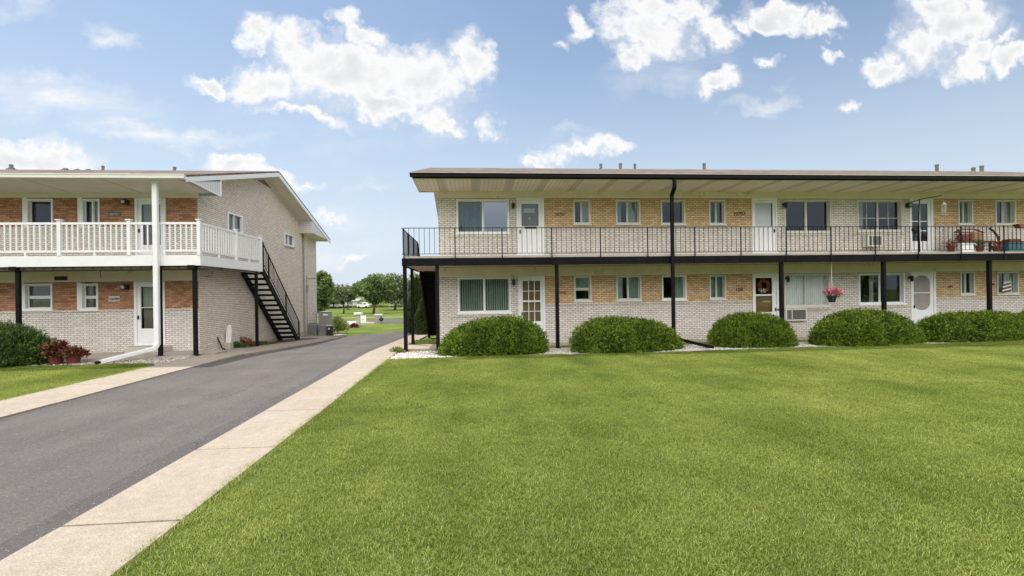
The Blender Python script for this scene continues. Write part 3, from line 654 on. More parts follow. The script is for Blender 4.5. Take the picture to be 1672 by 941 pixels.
# cream bands under the soffits
MB().box(BX0-.02, BX1, YW-.035, YW-.001, 5.655, 5.93).build('trim_band', CREAM, B)
MB().box(BX0-.02, BX1, YW-.035, YW-.001, ZTL+.0, 2.97).build('trim_band', CREAM, B)
gx = BX0
RX = -2.02; topB = shell(B, gx, -1, BX1+.6, 6.14, 8.24, 'black', RX)
gw = gable_wall(B, gx, topB, WB2).build('gable_wall', WB2, B, fix=False)
MB().add([(BX1, YW, -1.2), (BX1, 31.8, -1.2), (BX1, 31.8, 5.6), (BX1, 24, topB(24)-.25), (BX1, YW, topB(YW)-.2)], [(0,1,2,3,4)]).build('gable_wall', WB2, B, fix=False)
MB().add([(BX0, 31.8, -1.2), (BX1, 31.8, -1.2), (BX1, 31.8, 6), (BX0, 31.8, 6)], [(0,1,2,3)]).build('rear_wall', WB2, B, fix=False)
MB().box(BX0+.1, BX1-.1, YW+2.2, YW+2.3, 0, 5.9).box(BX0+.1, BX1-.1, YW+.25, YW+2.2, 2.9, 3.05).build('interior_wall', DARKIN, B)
MB().box(RX+.03, BX1+.5, 16.53, YW-.036, 5.905, 5.93).build('soffit', SOFB, B)
MB().add([(RX+.02, 16.5, 5.90), (RX+.02, YW+.1, 5.86), (RX+.02, YW+.1, topB(YW)-.1), (RX+.02, 16.5, topB(16.5)-.09)], [(0,1,2,3)]).build('eave_box', SIDEV, B, fix=False)
MB().box(RX+.02, BX0, YW-.03, YW+.02, 5.86, topB(YW)-.1).build('eave_return', CREAM, B)
bg_ = MB().box(RX-.06, BX1+.5, 16.36, 16.50, 5.955, 6.075).box(RX-.07, BX1+.5, 16.345, 16.385, 6.055, 6.085)
gut = bg_.build('gutter', BLACK, B, bev=.01)
MB().box(RX-.02, BX1+.5, 16.40, 16.47, 6.087, 6.112).build('drip_edge', CREAMA, B)
# balcony
zb0, zb1 = 2.955, 3.225
MB().box(-2.42, BX1, YF+.05, YW-.04, 3.2, 3.30).box(-2.42, BX0, YW-.04, 21.6, 3.2, 3.30).build('balcony_slab', CONC, B)
MB().box(-2.36, BX1, YF+.06, YW-.04, 2.985, 3.0).box(-2.36, BX0-.03, YW-.04, 21.55, 2.985, 3.0).build('balcony_soffit', DECKU, B)
MB().box(-2.45, BX1, YF-.02, YF+.04, zb0, zb1).box(-2.45, -2.39, YF+.041, 21.6, zb0, zb1).box(-2.38, BX0-.03, 21.54, 21.6, zb0, zb1).build('balcony_beam', DKBR, B, bev=.006)
rp = [659.5, 743, 819.8, 900.7, 980, 1057, 1133.8, 1209, 1283, 1355.8, 1428, 1498.3, 1568, 1638, 1706, 1772]
rX = [at(p, 400, YF)[0] for p in rp]; RT = 4.27; RB = 3.37
for i, x in enumerate(rX):
    MB().box(x-.019, x+.019, YF-.045, YF-.021, 3.0, RT-.012).build('railing_post', BLACK, B)
def rail_panel(par, p, q, top_, bot, n, mat, r=.0075, w=.022):
    b = MB(); p = Vector(p); q = Vector(q)
    b.bar(p+Vector((0,0,top_)), q+Vector((0,0,top_)), .03, w); b.bar(p+Vector((0,0,bot)), q+Vector((0,0,bot)), .02, .018)
    for k in range(1, n):
        c = p.lerp(q, k/n); b.box(c.x-r, c.x+r, c.y-r, c.y+r, c.z+bot+.009, c.z+top_-w/2)
    return b.build('railing_panel', mat, par)
for i in range(len(rX)-1): rail_panel(B, (rX[i], YF-.03, 0), (rX[i+1], YF-.03, 0), RT, RB, 10, BLACK)
for a, c in ((YF-.01, 18.4), (18.4, 20), (20, 21.55)): rail_panel(B, (-2.43, a, 0), (-2.43, c, 0), RT, RB, 9, BLACK)
for y in (18.4, 20, 21.55): MB().box(-2.45, -2.41, y-.02, y+.02, 3.1, RT+.02).build('railing_post', BLACK, B)
# steel support posts
for px in (661.7, 714.5, 909.8, 1276.5, 1443.8, 1616.2):
    x = at(px, 500, 16.95)[0]; z0 = -.04
    b = MB().box(x-.062, x+.062, 16.9, 17.02, z0, zb0).box(x-.11, x+.11, 16.85, 17.07, z0-.03, z0+.015); b.build('support_post', BLACK, B, bev=.006)
MB().box(-2.38, -2.27, 18.55, 18.66, -.1, zb0).box(-2.42, -2.22, 18.5, 18.7, -.08, .055).build('support_post', BLACK, B, bev=.005)
# stairs (both buildings): runs back along the gable wall
def stairs(par, xa, xb, Y0, z0, Y1, z1, railx, slope_rail=True, closed=False):
    st = MB(); 
    for x in (xa, xb):
        st.prism([(Y0, z0), (Y1, z1), (Y1-.12, z1-.22), (Y0, z0-.36)], 0, x-.03, x+.03)
    S = st.build('staircase', DKBR, par)
    n = 15
    for i in range(1, n):
        t_ = i/n; y = Y0+(Y1-Y0)*t_; z = z0+(z1-z0)*t_-.05
        b = MB().box(xa+.031, xb-.031, y-.15, y+.15, z-.10, z)
        if closed: b.box(xa+.032, xb-.032, y-.15, y-.13, z, z+.19)
        b.build('tread', DKBR, S)
    rl = MB(); dz = .92
    P0, P1 = Vector((railx, Y0, z0)), Vector((railx, Y1, z1))
    rl.bar(P0+Vector((0, 0, dz+.1)), P1+Vector((0, 0, dz)), .035, .035); rl.bar(P0+Vector((0, 0, .14)), P1+Vector((0, 0, .12)), .02, .02)
    for k in range(1, 30):
        c = P0.lerp(P1, k/30); rl.box(c.x-.008, c.x+.008, c.y-.008, c.y+.008, c.z+.12, c.z+dz+.05)
    rl.build('stair_railing', BLACK, S)
    for k in (0.02, .15, .6, .995):
        c = P0.lerp(P1, k); MB().box(c.x-.024, c.x+.024, c.y-.024, c.y+.024, c.z-.1, c.z+dz+.13*(1-k)+.03).build('newel_post', BLACK, S)
    return S
stairs(B, -2.33, BX0-.1, 21.6, 3.2, 25.95, -.30, -2.42, closed=True)
# downspout
b = MB(); x = at(1099, 500, 16.78)[0]; w = .055
xt_ = at(1101.3, 300, 16.44)[0]
def dbox(b, p, q, w=.1): b.bar(p, q, w, w*.8)
dbox(b, (xt_, 16.44, 5.97), (xt_, 16.44, 5.62), .12); dbox(b, (xt_, 16.44, 5.64), (x, 16.76, 5.42), .12); dbox(b, (x, 16.76, 5.45), (x, 16.76, .32), .12)
b2 = at(1124, 559, 16.2); dbox(b, (x, 16.76, .36), (x+.1, 16.6, .22), .12)
dbox(b, (x+.08, 16.62, .24), (x+.85, 15.55, .03), .12)
b.build('downspout', BLACK, B, bev=.01)
for zz in (5.1, 2.2): MB().box(x-.085, x+.085, 16.695, 16.83, zz, zz+.03).build('downspout_strap', BLACK, B)
# windows of the right building
R = up_r
window(B, R[0], glassm=[GLASS, GLASSB], cur=[(0, .5)], curm=CURTB, split=at(788.5, 350, YW)[0])
window(B, R[1], cur=[(.5, 1)], curm=CURT, fm=OFFW); window(B, R[2], cur=[(.5, 1), (.05, .25)], curm=CURT, fm=OFFW)
window(B, R[3], style='fixed', glassm=GLASS, fm=OFFW); window(B, R[4], cur=[(.45, .8)], curm=CURTB, fm=OFFW)
window(B, R[5], glassm=GLASSR, bar=.07, fm=OFFW); window(B, R[6], glassm=[GLASS, GLASSR], grid=True, fm=OFFW, cur=[(.0, .2)])
window(B, R[7], cur=[(.55, 1)], curm=CURTG, fm=OFFW); window(B, R[8], glassm=[GLASS, GLASS], cur=[(.5, 1)], fm=OFFW)
R = lo_r
window(B, R[0], cur=[(0, 1)], curm=CURTG, blind=True); window(B, R[1], style='hung', cur=[(0, 1, .5)], curm=CURTG, fm=OFFW)
window(B, R[2], cur=[(.5, 1), (0, .3)], curm=CURTG, fm=OFFW); window(B, R[3], cur=[(.55, 1)], curm=CURTG); window(B, R[4], cur=[(0, 1)], curm=CURTB, fm=OFFW)
window(B, R[5], cur=[(0, 1)], curm=WHITE, fm=OFFW, glassm=CLEAR); window(B, R[6], cur=[(.3, .4)], curm=CURT); window(B, R[7], cur=[(.6, .8)], curm=CURTB, fm=OFFW); window(B, R[8], cur=[(.6, 1)], curm=CURTG, fm=OFFW)
for r_, z in ((lo_r[0], .0), (up_r[0], 0), (up_r[5], 0), (up_r[6], 0), (lo_r[5], 0), (lo_r[6], 0)):
    MB().box(r_[0]-.35, r_[1]+.12, YW-.035, YW-.0015, r_[2]-.14, r_[2]-.06).build('brick_ledge', WB2, B)
g1 = W(851.4, 879.4, 333, 369.6); D = door(B, d_u1, g1, 'shade', num=('4', (g1[0]+g1[1])/2-.02, g1[2]+.24, .22, WHITE, .085))
g2 = W(853.7, 882.4, 459, 525); door(B, d_l1, g2, 'lites', num=('2', (g2[0]+g2[1])/2-.05, ZTL-.2, .11, BRONZE))
door(B, d_u2, W(1233, 1262, 332, 369.7), 'white', handle='right'); door(B, d_l2, W(1234, 1261, 454, 510), 'split', handle='right')
door(B, d_u3, W(1488.7, 1515, 333, 394), 'grid'); door(B, d_l3, W(1492, 1519, 450, 506.7), 'oval')
for q in (d_l1, d_l2, d_l3): MB().box(q[0]-.15, q[1]+.15, YW-.35, YW-.021, -.2, .1).build('door_step', CONC, B, bev=.01)
for a in ((837.5, 337), (1279, 336), (838.4, 461), (1283, 456)): lamp(B, *a)
lamp(B, 1481.5, 336, 'globe'); lamp(B, 1484, 455)
for (s_, px, py, sz) in (('10701', 914.6, 352.5, .16), ('10703', 1207, 352, .2), ('10705', 918, 480.5, .14), ('108', 1206.6, 476, .22), ('104', 1551.4, 470, .15), ('106', 1621, 466, .1)):
    x, _, z = at(px, py, YW); numbers(B, s_, x, z, sz, BROWN)
# roof vents
def vents(par, lst, Y, topf, mat=LOUV):
    for px, pt, w in lst:
        x, _, z1 = at(px, pt, Y); zb = topf(Y)-.05
        w *= .72; b = MB().lathe((x, Y, 0), [(w*1.9, zb), (w*1.6, zb+.1), (w, zb+.12), (w, z1-.07), (w*1.15, z1-.065), (w*1.15, z1)], 12); b.build('roof_vent', mat, par)
vents(B, [(981, 268, .10), (1013, 267, .11), (1036.6, 268, .09), (1149.7, 267, .11), (1529.7, 269, .12), (1589.3, 274, .13), (1602.8, 271, .13)], 24.2, topB)

# ---- left building
AX = -10.06; AF = -34.
A = thing('apartment_building', (AX, YW, 0), 'pale and orange brick apartment block with white balcony railing, left of the driveway', 'apartment building')
aw_u = [W(44, 86.4, 325, 372), W(134, 162.6, 325, 372)]; aw_l = [W(40, 85.6, 463.6, 506), W(133, 160, 463.6, 506)]
ad_u = fd(W(221, 271.4, 325, 420), 3.4, 5.62); ad_l = fd(W(220, 270, 460.5, 562), .24, 2.58)
dxr = at(0, 400, YW)[0]-at(-300, 400, YW)[0]
ops = aw_u+aw_l+[ad_u, ad_l]
ATU, ATL = 5.63, 2.59
aw_u = [(a, b_, c, min(d, ATU-.03)) for a, b_, c, d in aw_u]; aw_l = [(a, b_, c, min(d, ATL-.03)) for a, b_, c, d in aw_l]; ops = aw_u+aw_l+[ad_u, ad_l]
panA = [(AF, AX-.02, 4.6, ATU), (AF, AX-.02, 1.58, ATL)]
wallgrid('wall', WB, AF, AX, -.0, 5.66, YW, ops+panA, A)
for p in panA: wallgrid('orange_brick_panel', OB, *p, YW+.004, ops, A)
MB().box(AF, AX+.0, YW-.02, YW+.1, -1.2, .0).build('foundation', FOUND, A)
for a_, c_ in ((AF, ad_l[0]), (ad_l[1], AX-.0)): MB().box(a_, c_, YW-.03, YW-.0012, 1.51, 1.58).build('brick_ledge', WB2, A)
# white mullion trims beside the small windows and doors
for r_ in aw_u+aw_l: MB().box(r_[0]-.14, r_[0]-.013, YW-.02, YW+.03, r_[2]-.02, r_[3]+.05).build('window_trim', WHITE, A)
MB().box(AF, AX+.02, YW-.035, YW-.001, 5.63, 5.86).build('trim_band', CREAMA, A)
MB().box(AF, AX+.02, YW-.035, YW-.001, ATL, 3.02).build('trim_band', CREAM, A)
RXA = -9.28; topA = shell(A, AX, 1, AF-.5, 5.99, 8.02, 'white', RXA)
gable_wall(A, AX, topA, WB2)
# gable wall with two window openings
sw = []
for (a, c, t1, t2, b1, b2) in ((371.7, 396, 345.5, 353.7, 377, 391), (464, 479.5, 380, 386, 400, 409)):
    ya = atx(a, 370, AX)[1]; yb = atx(c, 380, AX)[1]; zt = atx(a, t1, AX)[2]; zb = atx(a, b1, AX)[2]; sw.append((ya, yb, zb, zt))
gb = MB()
def gquad(y0, y1, z0, f1):
    gb.add([(AX, y0, z0), (AX, y1, z0), (AX, y1, f1(y1)), (AX, y0, f1(y0))], [(0,1,2,3)])
cut = [YW, sw[0][0], sw[0][1], 24., sw[1][0], sw[1][1], 28.8, 31.8]
tt = lambda y: min(topA(y)-.22, 9) if y <= 28.8 else 5.9
for i in range(len(cut)-1):
    y0, y1 = cut[i], cut[i+1]; f1 = tt if i < 6 else (lambda y: 5.9)
    s_ = [s for s in sw if abs(s[0]-y0) < 1e-6]
    if s_: gquad(y0, y1, -1.2, lambda y: s_[0][2]); gb.add([(AX, y0, s_[0][3]), (AX, y1, s_[0][3]), (AX, y1, f1(y1)), (AX, y0, f1(y0))], [(0,1,2,3)])
    else: gquad(y0, y1, -1.2, f1)
gb.build('gable_wall', WB2, A, fix=False)
MB().box(AX-.01, AX+.015, YW+.05, 31.8, -1.2, -.18).build('foundation', FOUND, A)
for k, s_ in enumerate(sw):
    ya, yb, zb, zt = s_
    b = MB(); w = .07; x0, x1 = AX-.1, AX+.03
    b.box(x0, x1, ya, ya+w, zb, zt); b.box(x0, x1, yb-w, yb, zb, zt); b.box(x0, x1, ya+w, yb-w, zb, zb+w); b.box(x0, x1, ya+w, yb-w, zt-w, zt)
    ym = (ya+yb)/2-.05; b.box(x0+.02, x1-.05, ym-.03, ym+.03, zb+w, zt-w)
    win = b.build('window', WHITE, A)
    MB().add([(x0+.03, ya+w, zb+w), (x0+.03, yb-w, zb+w), (x0+.03, yb-w, zt-w), (x0+.03, ya+w, zt-w)], [(0,1,2,3)]).build('pane', GLASS, win, fix=False)
    MB().add([(x0-.1, ym+.1, zb), (x0-.1, yb, zb), (x0-.1, yb, zt), (x0-.1, ym+.1, zt)], [(0,1,2,3)]).build('curtain', CURT, win, fix=False)
    MB().box(AX-.01, AX+.07, ya-.05, yb+.05, zb-.07, zb-.001).build('sill', CONC, win)
MB().add([(AF, YW, -1), (AF, 31.8, -1), (AF, 31.8, 5.6), (AF, 24, 7.8), (AF, YW, 6.3)], [(0,1,2,3,4)]).build('gable_wall', WB2, A, fix=False)
MB().add([(AF, 31.8, -1.2), (AX, 31.8, -1.2), (AX, 31.8, 5.8), (AF, 31.8, 5.8)], [(0,1,2,3)]).build('rear_wall', WB2, A, fix=False)
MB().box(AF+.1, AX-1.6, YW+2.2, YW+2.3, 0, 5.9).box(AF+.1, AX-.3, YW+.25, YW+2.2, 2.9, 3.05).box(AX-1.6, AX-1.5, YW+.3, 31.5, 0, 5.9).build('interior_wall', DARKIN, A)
# eave boxes
b = MB(); b.add([(RXA-.03, 16.5, 5.86), (RXA-.03, YW+.1, 5.72), (RXA-.03, YW+.1, topA(YW)-.28), (RXA-.03, 16.5, topA(16.5)-.2)], [(0,1,2,3)])
b.add([(RXA-.035, YW+.1, 5.72), (AX, YW+.1, 5.72), (AX, YW+.1, topA(YW)-.2), (RXA-.035, YW+.1, topA(YW)-.2)], [(0,1,2,3)]); b.build('eave_box', SIDEV, A, fix=False)
b = MB(); b.bar((RXA-.015, 16.42, 5.86), (RXA-.015, YW+.12, 5.72), .03, .05); b.bar((RXA-.015, YW+.12, 5.70), (RXA-.015, YW+.12, topA(YW)-.2), .03, .04); b.build('corner_trim', WHITE_V, A)
b = MB(); b.add([(RXA-.03, 28.8, 5.63), (RXA-.03, 32.2, 5.55), (RXA-.03, 32.2, 5.6), (RXA-.03, 28.8, topA(28.8)-.24)], [(0,1,2,3)]); b.build('eave_box', SIDEV, A, fix=False)
MB().add([(AX, 28.8, 5.63), (RXA-.03, 28.8, 5.63), (RXA-.03, 28.8, topA(28.8)-.2), (AX, 28.8, topA(28.8)-.2)], [(0,1,2,3)]).build('eave_return', SIDEH, A, fix=False)
MB().add([(AX-.5, 28.8, 5.629), (RXA-.03, 28.8, 5.629), (RXA-.03, 32.2, 5.55), (AX-.5, 32.2, 5.55)], [(0,1,2,3)]).build('rear_soffit', CREAMA, A, fix=False)
MB().box(AF-.5, RXA+.03, 32.22, 32.34, 5.5, 5.62).build('gutter', WHITE_V, A)
# soffit and gutter at the front
MB().add([(AF-.5, 16.46, 5.87), (RXA-.04, 16.46, 5.87), (RXA-.04, YW-.036, 5.80), (AF-.5, YW-.036, 5.80)], [(0,1,2,3)]).build('soffit', SOFA, A, fix=False)
MB().box(AF-.5, RXA-.02, 16.33, 16.46, 5.845, 5.965).box(AF-.5, RXA-.01, 16.315, 16.345, 5.95, 5.985).build('gutter', OFFW, A, bev=.012)
# gable vent
pv = [atx(a, c, AX) for a, c in ((414.8, 293.5), (433, 292.6), (446, 312), (436, 307))]
vz = [(p[1], p[2]) for p in pv]
MB().prism(vz[:3], 0, AX-.01, AX+.012).build('gable_vent', LOUV, A)
b = MB()
for i in range(3): b.bar((AX+.02, *vz[i]), (AX+.02, *vz[(i+1) % 3]), .03, .05)
b.build('vent_trim', CREAMA, A)
# deck
DX = -9.09
MB().box(AF, DX-.03, YF+.04, YW-.036, 3.27, 3.37).box(AX+.005, DX-.03, YW-.036, 21.55, 3.27, 3.37).build('balcony_deck', OFFW, A)
b = MB().box(AF, DX, YF-.03, YF+.03, 3.045, 3.395).box(DX-.06, DX, YF+.031, 21.58, 3.045, 3.395); b.build('balcony_fascia', WHITE_V, A, bev=.006)
MB().box(AF, DX-.03, YF+.08, YF+.2, 2.94, 3.043).box(AF, DX-.03, YW-.2, YW-.04, 2.98, 3.04).box(AF, DX-.08, YF+.2, YW-.2, 3.10, 3.12).box(AX+.01, DX-.08, YW-.2, 21.4, 3.10, 3.12).box(DX-.2, DX-.08, YF+.2, 21.5, 2.96, 3.043).build('deck_joist', WOODB, A)
apx = [-128, -14.5, 97.6, 211.4]; aXs = [at(p, 400, YF)[0] for p in apx]+[DX-.045]
aXs = [aXs[0]-3.0*k for k in (4, 3, 2, 1)]+aXs
def vpost(x, y): 
    o = MB().box(x-.055, x+.055, y-.055, y+.055, 3.3965, 4.555).build('railing_post', WHITE_V, A, bev=.006)
    MB().box(x-.085, x+.085, y-.085, y+.085, 4.556, 4.595).build('post_cap', WHITE_V, o, bev=.008); return o
for x in aXs: vpost(x, YF)
def vpanel(p, q, n):
    b = MB(); p = Vector(p); q = Vector(q)
    b.bar(p+Vector((0,0,4.46)), q+Vector((0,0,4.46)), .06, .075); b.bar(p+Vector((0,0,3.545)), q+Vector((0,0,3.545)), .045, .065)
    for k in range(1, n):
        c = p.lerp(q, k/n); b.box(c.x-.02, c.x+.02, c.y-.02, c.y+.02, 3.57, 4.43)
    c = p.lerp(q, .5); b.box(c.x-.03, c.x+.03, c.y-.03, c.y+.03, 3.397, 3.52)
    return b.build('railing_panel', WHITE_V, A)
for i in range(len(aXs)-1):
    n = max(4, round((aXs[i+1]-aXs[i])/.185)); vpanel((aXs[i]+.056, YF, 0), (aXs[i+1]-.056, YF, 0), n)
for y in (19.36, 21.5): vpost(DX-.045, y)
vpanel((DX-.045, YF+.056, 0), (DX-.045, 19.3, 0), 14); vpanel((DX-.045, 19.42, 0), (DX-.045, 21.44, 0), 12)
for px, top_ in ((30, 3.04), (261, 3.04), (318.5, 3.04)):
    x = at(px, 500, 17.0)[0]
    b = MB().box(x-.06, x+.06, 16.96, 17.06, 0, 2.93).box(x-.1, x+.1, 16.9, 17.1, 0, .04); b.box(x-.115, x+.115, YF-.06, 17.04, 2.94, 3.06); b.build('support_post', BLACK, A, bev=.006)
MB().box(DX-.14, DX-.04, 21.1, 21.2, -.3, 3.0).build('support_post', BLACK, A)
stairs(A, -9.97, -9.13, 21.6, 3.33, 25.9, -.30, -9.11)
# white downspout
x = at(254.8, 420, 16.70)[0]; b = MB(); w = .155
dbox(b, (x, 16.70, 5.9), (x, 16.70, .42), w); e1 = (x-.05, 16.62, .30); dbox(b, (x, 16.70, .45), e1, w)
e2 = (-11.35, 15.55, .05); dbox(b, (e1[0]+.03, e1[1]+.02, e1[2]+.02), e2, w)
dsp = b.build('downspout', WHITE_V, A, bev=.015)
MB().box(e2[0]-.1, e2[0]+.0, e2[1]-.1, e2[1]+.03, -.03, .075).build('spout_end', BLACK, dsp)
MB().box(AX+.01, AX+.09, 29.3, 29.38, -.5, 5.62).build('downspout', GREYM, A)
b = MB(); b.tube([(AX+.03, 29.9, -.4), (AX+.03, 29.9, 3.2)], .02, 6); b.tube([(AX+.03, 29.9, 3.0), (AX+.03, 31.6, 3.1)], .012, 5); b.box(AX+.001, AX+.1, 29.8, 30, 2.2, 2.6); b.build('conduit', GREYM, A)
for r_, st, cu in ((aw_u[0], 'fixed', None), (aw_u[1], 'slide', [(.5, 1)])):
    window(A, r_, style=st, cur=cu, glassm=GLASSR if st == 'fixed' else [GLASS, GLASSR], sill=False)
window(A, aw_l[0], style='hung', cur=[(0, 1, 0.)], curm=TAUPE); window(A, aw_l[1], style='hung', cur=[(0, 1, 0)], curm=TAUPE)
door(A, ad_u, W(231, 262, 334, 400), 'glass'); door(A, ad_l, W(230, 262, 468.5, 536.5), 'glass')
MB().box(ad_l[0]-.05, ad_l[1]+.2, YW-.5, YW-.021, .03, .22).build('door_step', CONC, A, bev=.01)
lamp(A, 207.4, 331, 'box'); lamp(A, 207, 469, 'box')
def plate(par, r, s, bgm, fgm):
    o = MB().box(r[0], r[1], YW-.03, YW-.001, r[2], r[3]).build('number_plate', bgm, par, bev=.004)
    numbers(o, s, (r[0]+r[1])/2, r[2]+(r[3]-r[2])*.22, (r[3]-r[2])*.75, fgm, YW-.032)
plate(A, W(177, 197, 347, 353.5), '10711', LOUV, OFFW); plate(A, W(178.5, 196, 484, 492.5), '10709', OFFW, BROWN)
x0, x1, z0, z1 = W(91, 111.6, 451.5, 458); MB().box(x0, x1, YW-.07, YW-.036, z0, z1).box(x0+.08, x1-.05, YW-.1, YW-.07, z0+.02, z1-.03).build('wall_vent', BROWN, A, bev=.01)
x0, y0, z0 = at(164, 440, YW-.2); MB().tube([(x0, YW-.2, 3.0), (x0, YW-.2, 2.76), (x0+.03, YW-.2, 2.72), (x0+.0, YW-.2, 2.70)], .008, 6).build('hook', BRONZE, A)
b = MB().tube([(at(336, 430, 18.2)[0]*0+AX+.03, 18.9, 2.75), (AX+.25, 18.9, 2.78), (AX+.28, 18.9, 2.95)], .025, 6); b.build('pipe', GREYM, A)
vents(A, [(18.3, 269, .1), (168, 271, .08), (285, 273, .09)], 24.1, topA); 
for px, w_, h_ in ((18.3, .16, .16), (106.7, .12, .14), (126.5, .1, .1), (144.8, .1, .1)):
    x, _, z = at(px, 279, 24.1); MB().box(x-w_, x+w_, 24.0, 24.25, topA(24.1)-.05, topA(24.1)+h_*.6).box(x-w_*.6, x+w_*.6, 24.05, 24.2, topA(24.1)+h_*.6, topA(24.1)+h_).build('roof_vent', LOUV, A, bev=.02)

# ------------------------------------------------------------------ foliage
rng = np.random.default_rng(7)
def unit(v): return v/np.maximum(np.linalg.norm(v, axis=1, keepdims=True), 1e-9)
def leaves(P, D, length, width, rng, curl=.15):
    """diamond leaves rooted at P along unit D"""
    n = len(P); L_ = length if np.ndim(length) else np.full(n, length); Wd = width if np.ndim(width) else np.full(n, width)
    side = unit(np.cross(D, unit(rng.normal(size=(n, 3))))); nrm = np.cross(side, D)
    mid = P+D*(L_*.45)[:, None]+nrm*(L_*curl)[:, None]
    V = np.stack([P, mid-side*(Wd/2)[:, None], P+D*L_[:, None], mid+side*(Wd/2)[:, None]], 1).reshape(-1, 3)
    return V, (np.arange(n)[:, None]*4+np.arange(4)[None])
def combine(parts):
    V, Fs, mi, off = [], [], [], 0
    for v, f, m in parts: V.append(v); Fs.append(f+off); mi.append(np.full(len(f), m)); off += len(v)
    return np.concatenate(V), np.concatenate(Fs), np.concatenate(mi)
def lump(rng, n=7, amp=.1):
    c = unit(rng.normal(size=(n, 3))); a = rng.uniform(-1, 1, n)*amp
    return lambda d: 1+sum(a[i]*np.maximum(0, (d@c[i]))**3 for i in range(n))*1.0
def yew(rx, ry, h, seed, name='shrub', mats=None, n=4600, px=2.15, spr=.15, leaf=(.075, .024), sprig=6):
    """dome shaped shrub: superellipsoid, dark core and needle sprigs"""
    r = np.random.default_rng(seed); lf = lump(r, 16, .15)
    U, Vn = 28, 12; cv = []
    def surf(d):                      # d unit dirs with z>=0-ish
        e = px; q = (np.abs(d[:, 0]/rx)**e+np.abs(d[:, 1]/ry)**e+np.abs(np.maximum(d[:, 2], 0)/h)**e)**(-1/e)
        return d*(q*lf(d))[:, None]
    th = np.linspace(0, 2*np.pi, U, endpoint=False); ph = np.linspace(-.1, np.pi/2, Vn)
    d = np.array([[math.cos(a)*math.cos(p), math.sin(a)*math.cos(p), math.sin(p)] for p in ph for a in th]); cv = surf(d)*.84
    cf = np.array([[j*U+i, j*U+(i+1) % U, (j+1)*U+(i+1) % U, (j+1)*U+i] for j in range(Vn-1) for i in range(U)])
    dd = unit(r.normal(size=(n*3, 3))*[rx, ry, h*1.0]); dd = dd[dd[:, 2] > -.05][:n]; S = surf(dd)*r.uniform(.82, .98, (len(dd), 1)); S[:, 2] = np.maximum(S[:, 2], .02)
    nd = unit(dd/np.array([rx**2, ry**2, h**2])); D = unit(nd*.6+np.array([0, 0, .5])+r.normal(size=S.shape)*.38)
    ln = spr*r.uniform(.6, 1.35, len(S)); P = []; DD = []; 
    for k in range(sprig):
        t_ = (k+.3)/sprig; sd = unit(np.cross(D, unit(r.normal(size=D.shape)))); P.append(S+D*(ln*t_)[:, None]); DD.append(unit(D*.75+sd*.75))
    P.append(S+D*(ln*.6)[:, None]); DD.append(D)
    P = np.concatenate(P); DD = np.concatenate(DD)
    lv, lfc = leaves(P, DD, leaf[0]*r.uniform(.7, 1.3, len(P)), leaf[1]*r.uniform(.7, 1.3, len(P)), r)
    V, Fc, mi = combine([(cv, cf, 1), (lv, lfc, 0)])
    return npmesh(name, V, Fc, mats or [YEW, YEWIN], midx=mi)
spec = [(717, 893, 1.22, 0, 15.86, 'rounded yew shrub under the window with green blinds, nearest the corner posts', 0),
        (941.5, 1121, 1.12, 1, 15.84, 'low wide yew shrub beside the foot of the black downspout', .2),
        (1161, 1294, 1.22, 0, 16.15, 'smallest round dark yew shrub, below the door with the wreath', 3.1),
        (1316, 1507, 1.33, 1, 16.0, 'big spreading yew shrub under the hanging pink flower basket', 3.2),
        (1493, 1690, 1.22, 0, 16.45, 'broad yew shrub in front of the oval screen door', .1),
        (1664, 1790, 1.12, 1, 17.0, 'yew shrub cut off by the right edge of the view', 0)]
first = {}
for (p0, p1, h, k, Y, lb, rz) in spec:
    x0 = at(p0, 560, Y)[0]; x1 = at(p1, 560, Y)[0]; w = (x1-x0)/2-.02; x = (x0+x1)/2
    o = yew(1.9, 1.0, 1.22, 11+int(p0), n=6200)
    o.location = (x, Y, -.04); o.rotation_euler = (0, 0, rz); o.scale = (w/1.93, .92 if w > 1.6 else .85, h/1.36)
    tag(o, lb, 'shrub', 'yew shrubs along the balcony block')
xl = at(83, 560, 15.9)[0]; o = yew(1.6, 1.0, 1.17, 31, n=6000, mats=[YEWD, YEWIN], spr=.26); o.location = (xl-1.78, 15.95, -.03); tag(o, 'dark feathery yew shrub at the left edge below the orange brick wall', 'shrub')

# grass: a tuft patch scattered over the lawns
def patch_mesh(seed, n=980, s=.36, h=(.014, .033)):
    r = np.random.default_rng(seed); P = np.zeros((n, 3)); P[:, :2] = r.uniform(-s/2, s/2, (n, 2)); a = r.uniform(0, 2*np.pi, n); hh = r.uniform(*h, n); lean = r.uniform(.1, 1.7, n)*hh
    dx, dy = np.cos(a), np.sin(a); w = r.uniform(.0013, .0028, n); sx, sy = -dy*w, dx*w; Z = np.zeros(n)
    v0 = P-np.stack([sx, sy, Z], 1); v1 = P+np.stack([sx, sy, Z], 1); m = P+np.stack([dx*lean*.35, dy*lean*.35, hh*.62], 1)
    v2 = m+np.stack([sx, sy, Z], 1)*.8; v3 = m-np.stack([sx, sy, Z], 1)*.8; t1 = P+np.stack([dx*lean, dy*lean, hh], 1)
    V = np.stack([v0, v1, v2, v3, t1], 1).reshape(-1, 3); i = np.arange(n)*5
    me = bpy.data.meshes.new('tuft'); me.from_pydata(V.tolist(), [], [tuple(q) for q in np.stack([i, i+1, i+2, i+3], 1).tolist()]+[tuple(q) for q in np.stack([i+3, i+2, i+4], 1).tolist()])
    me.materials.append(BLADE); return bpy.data.objects.new('tuft', me)
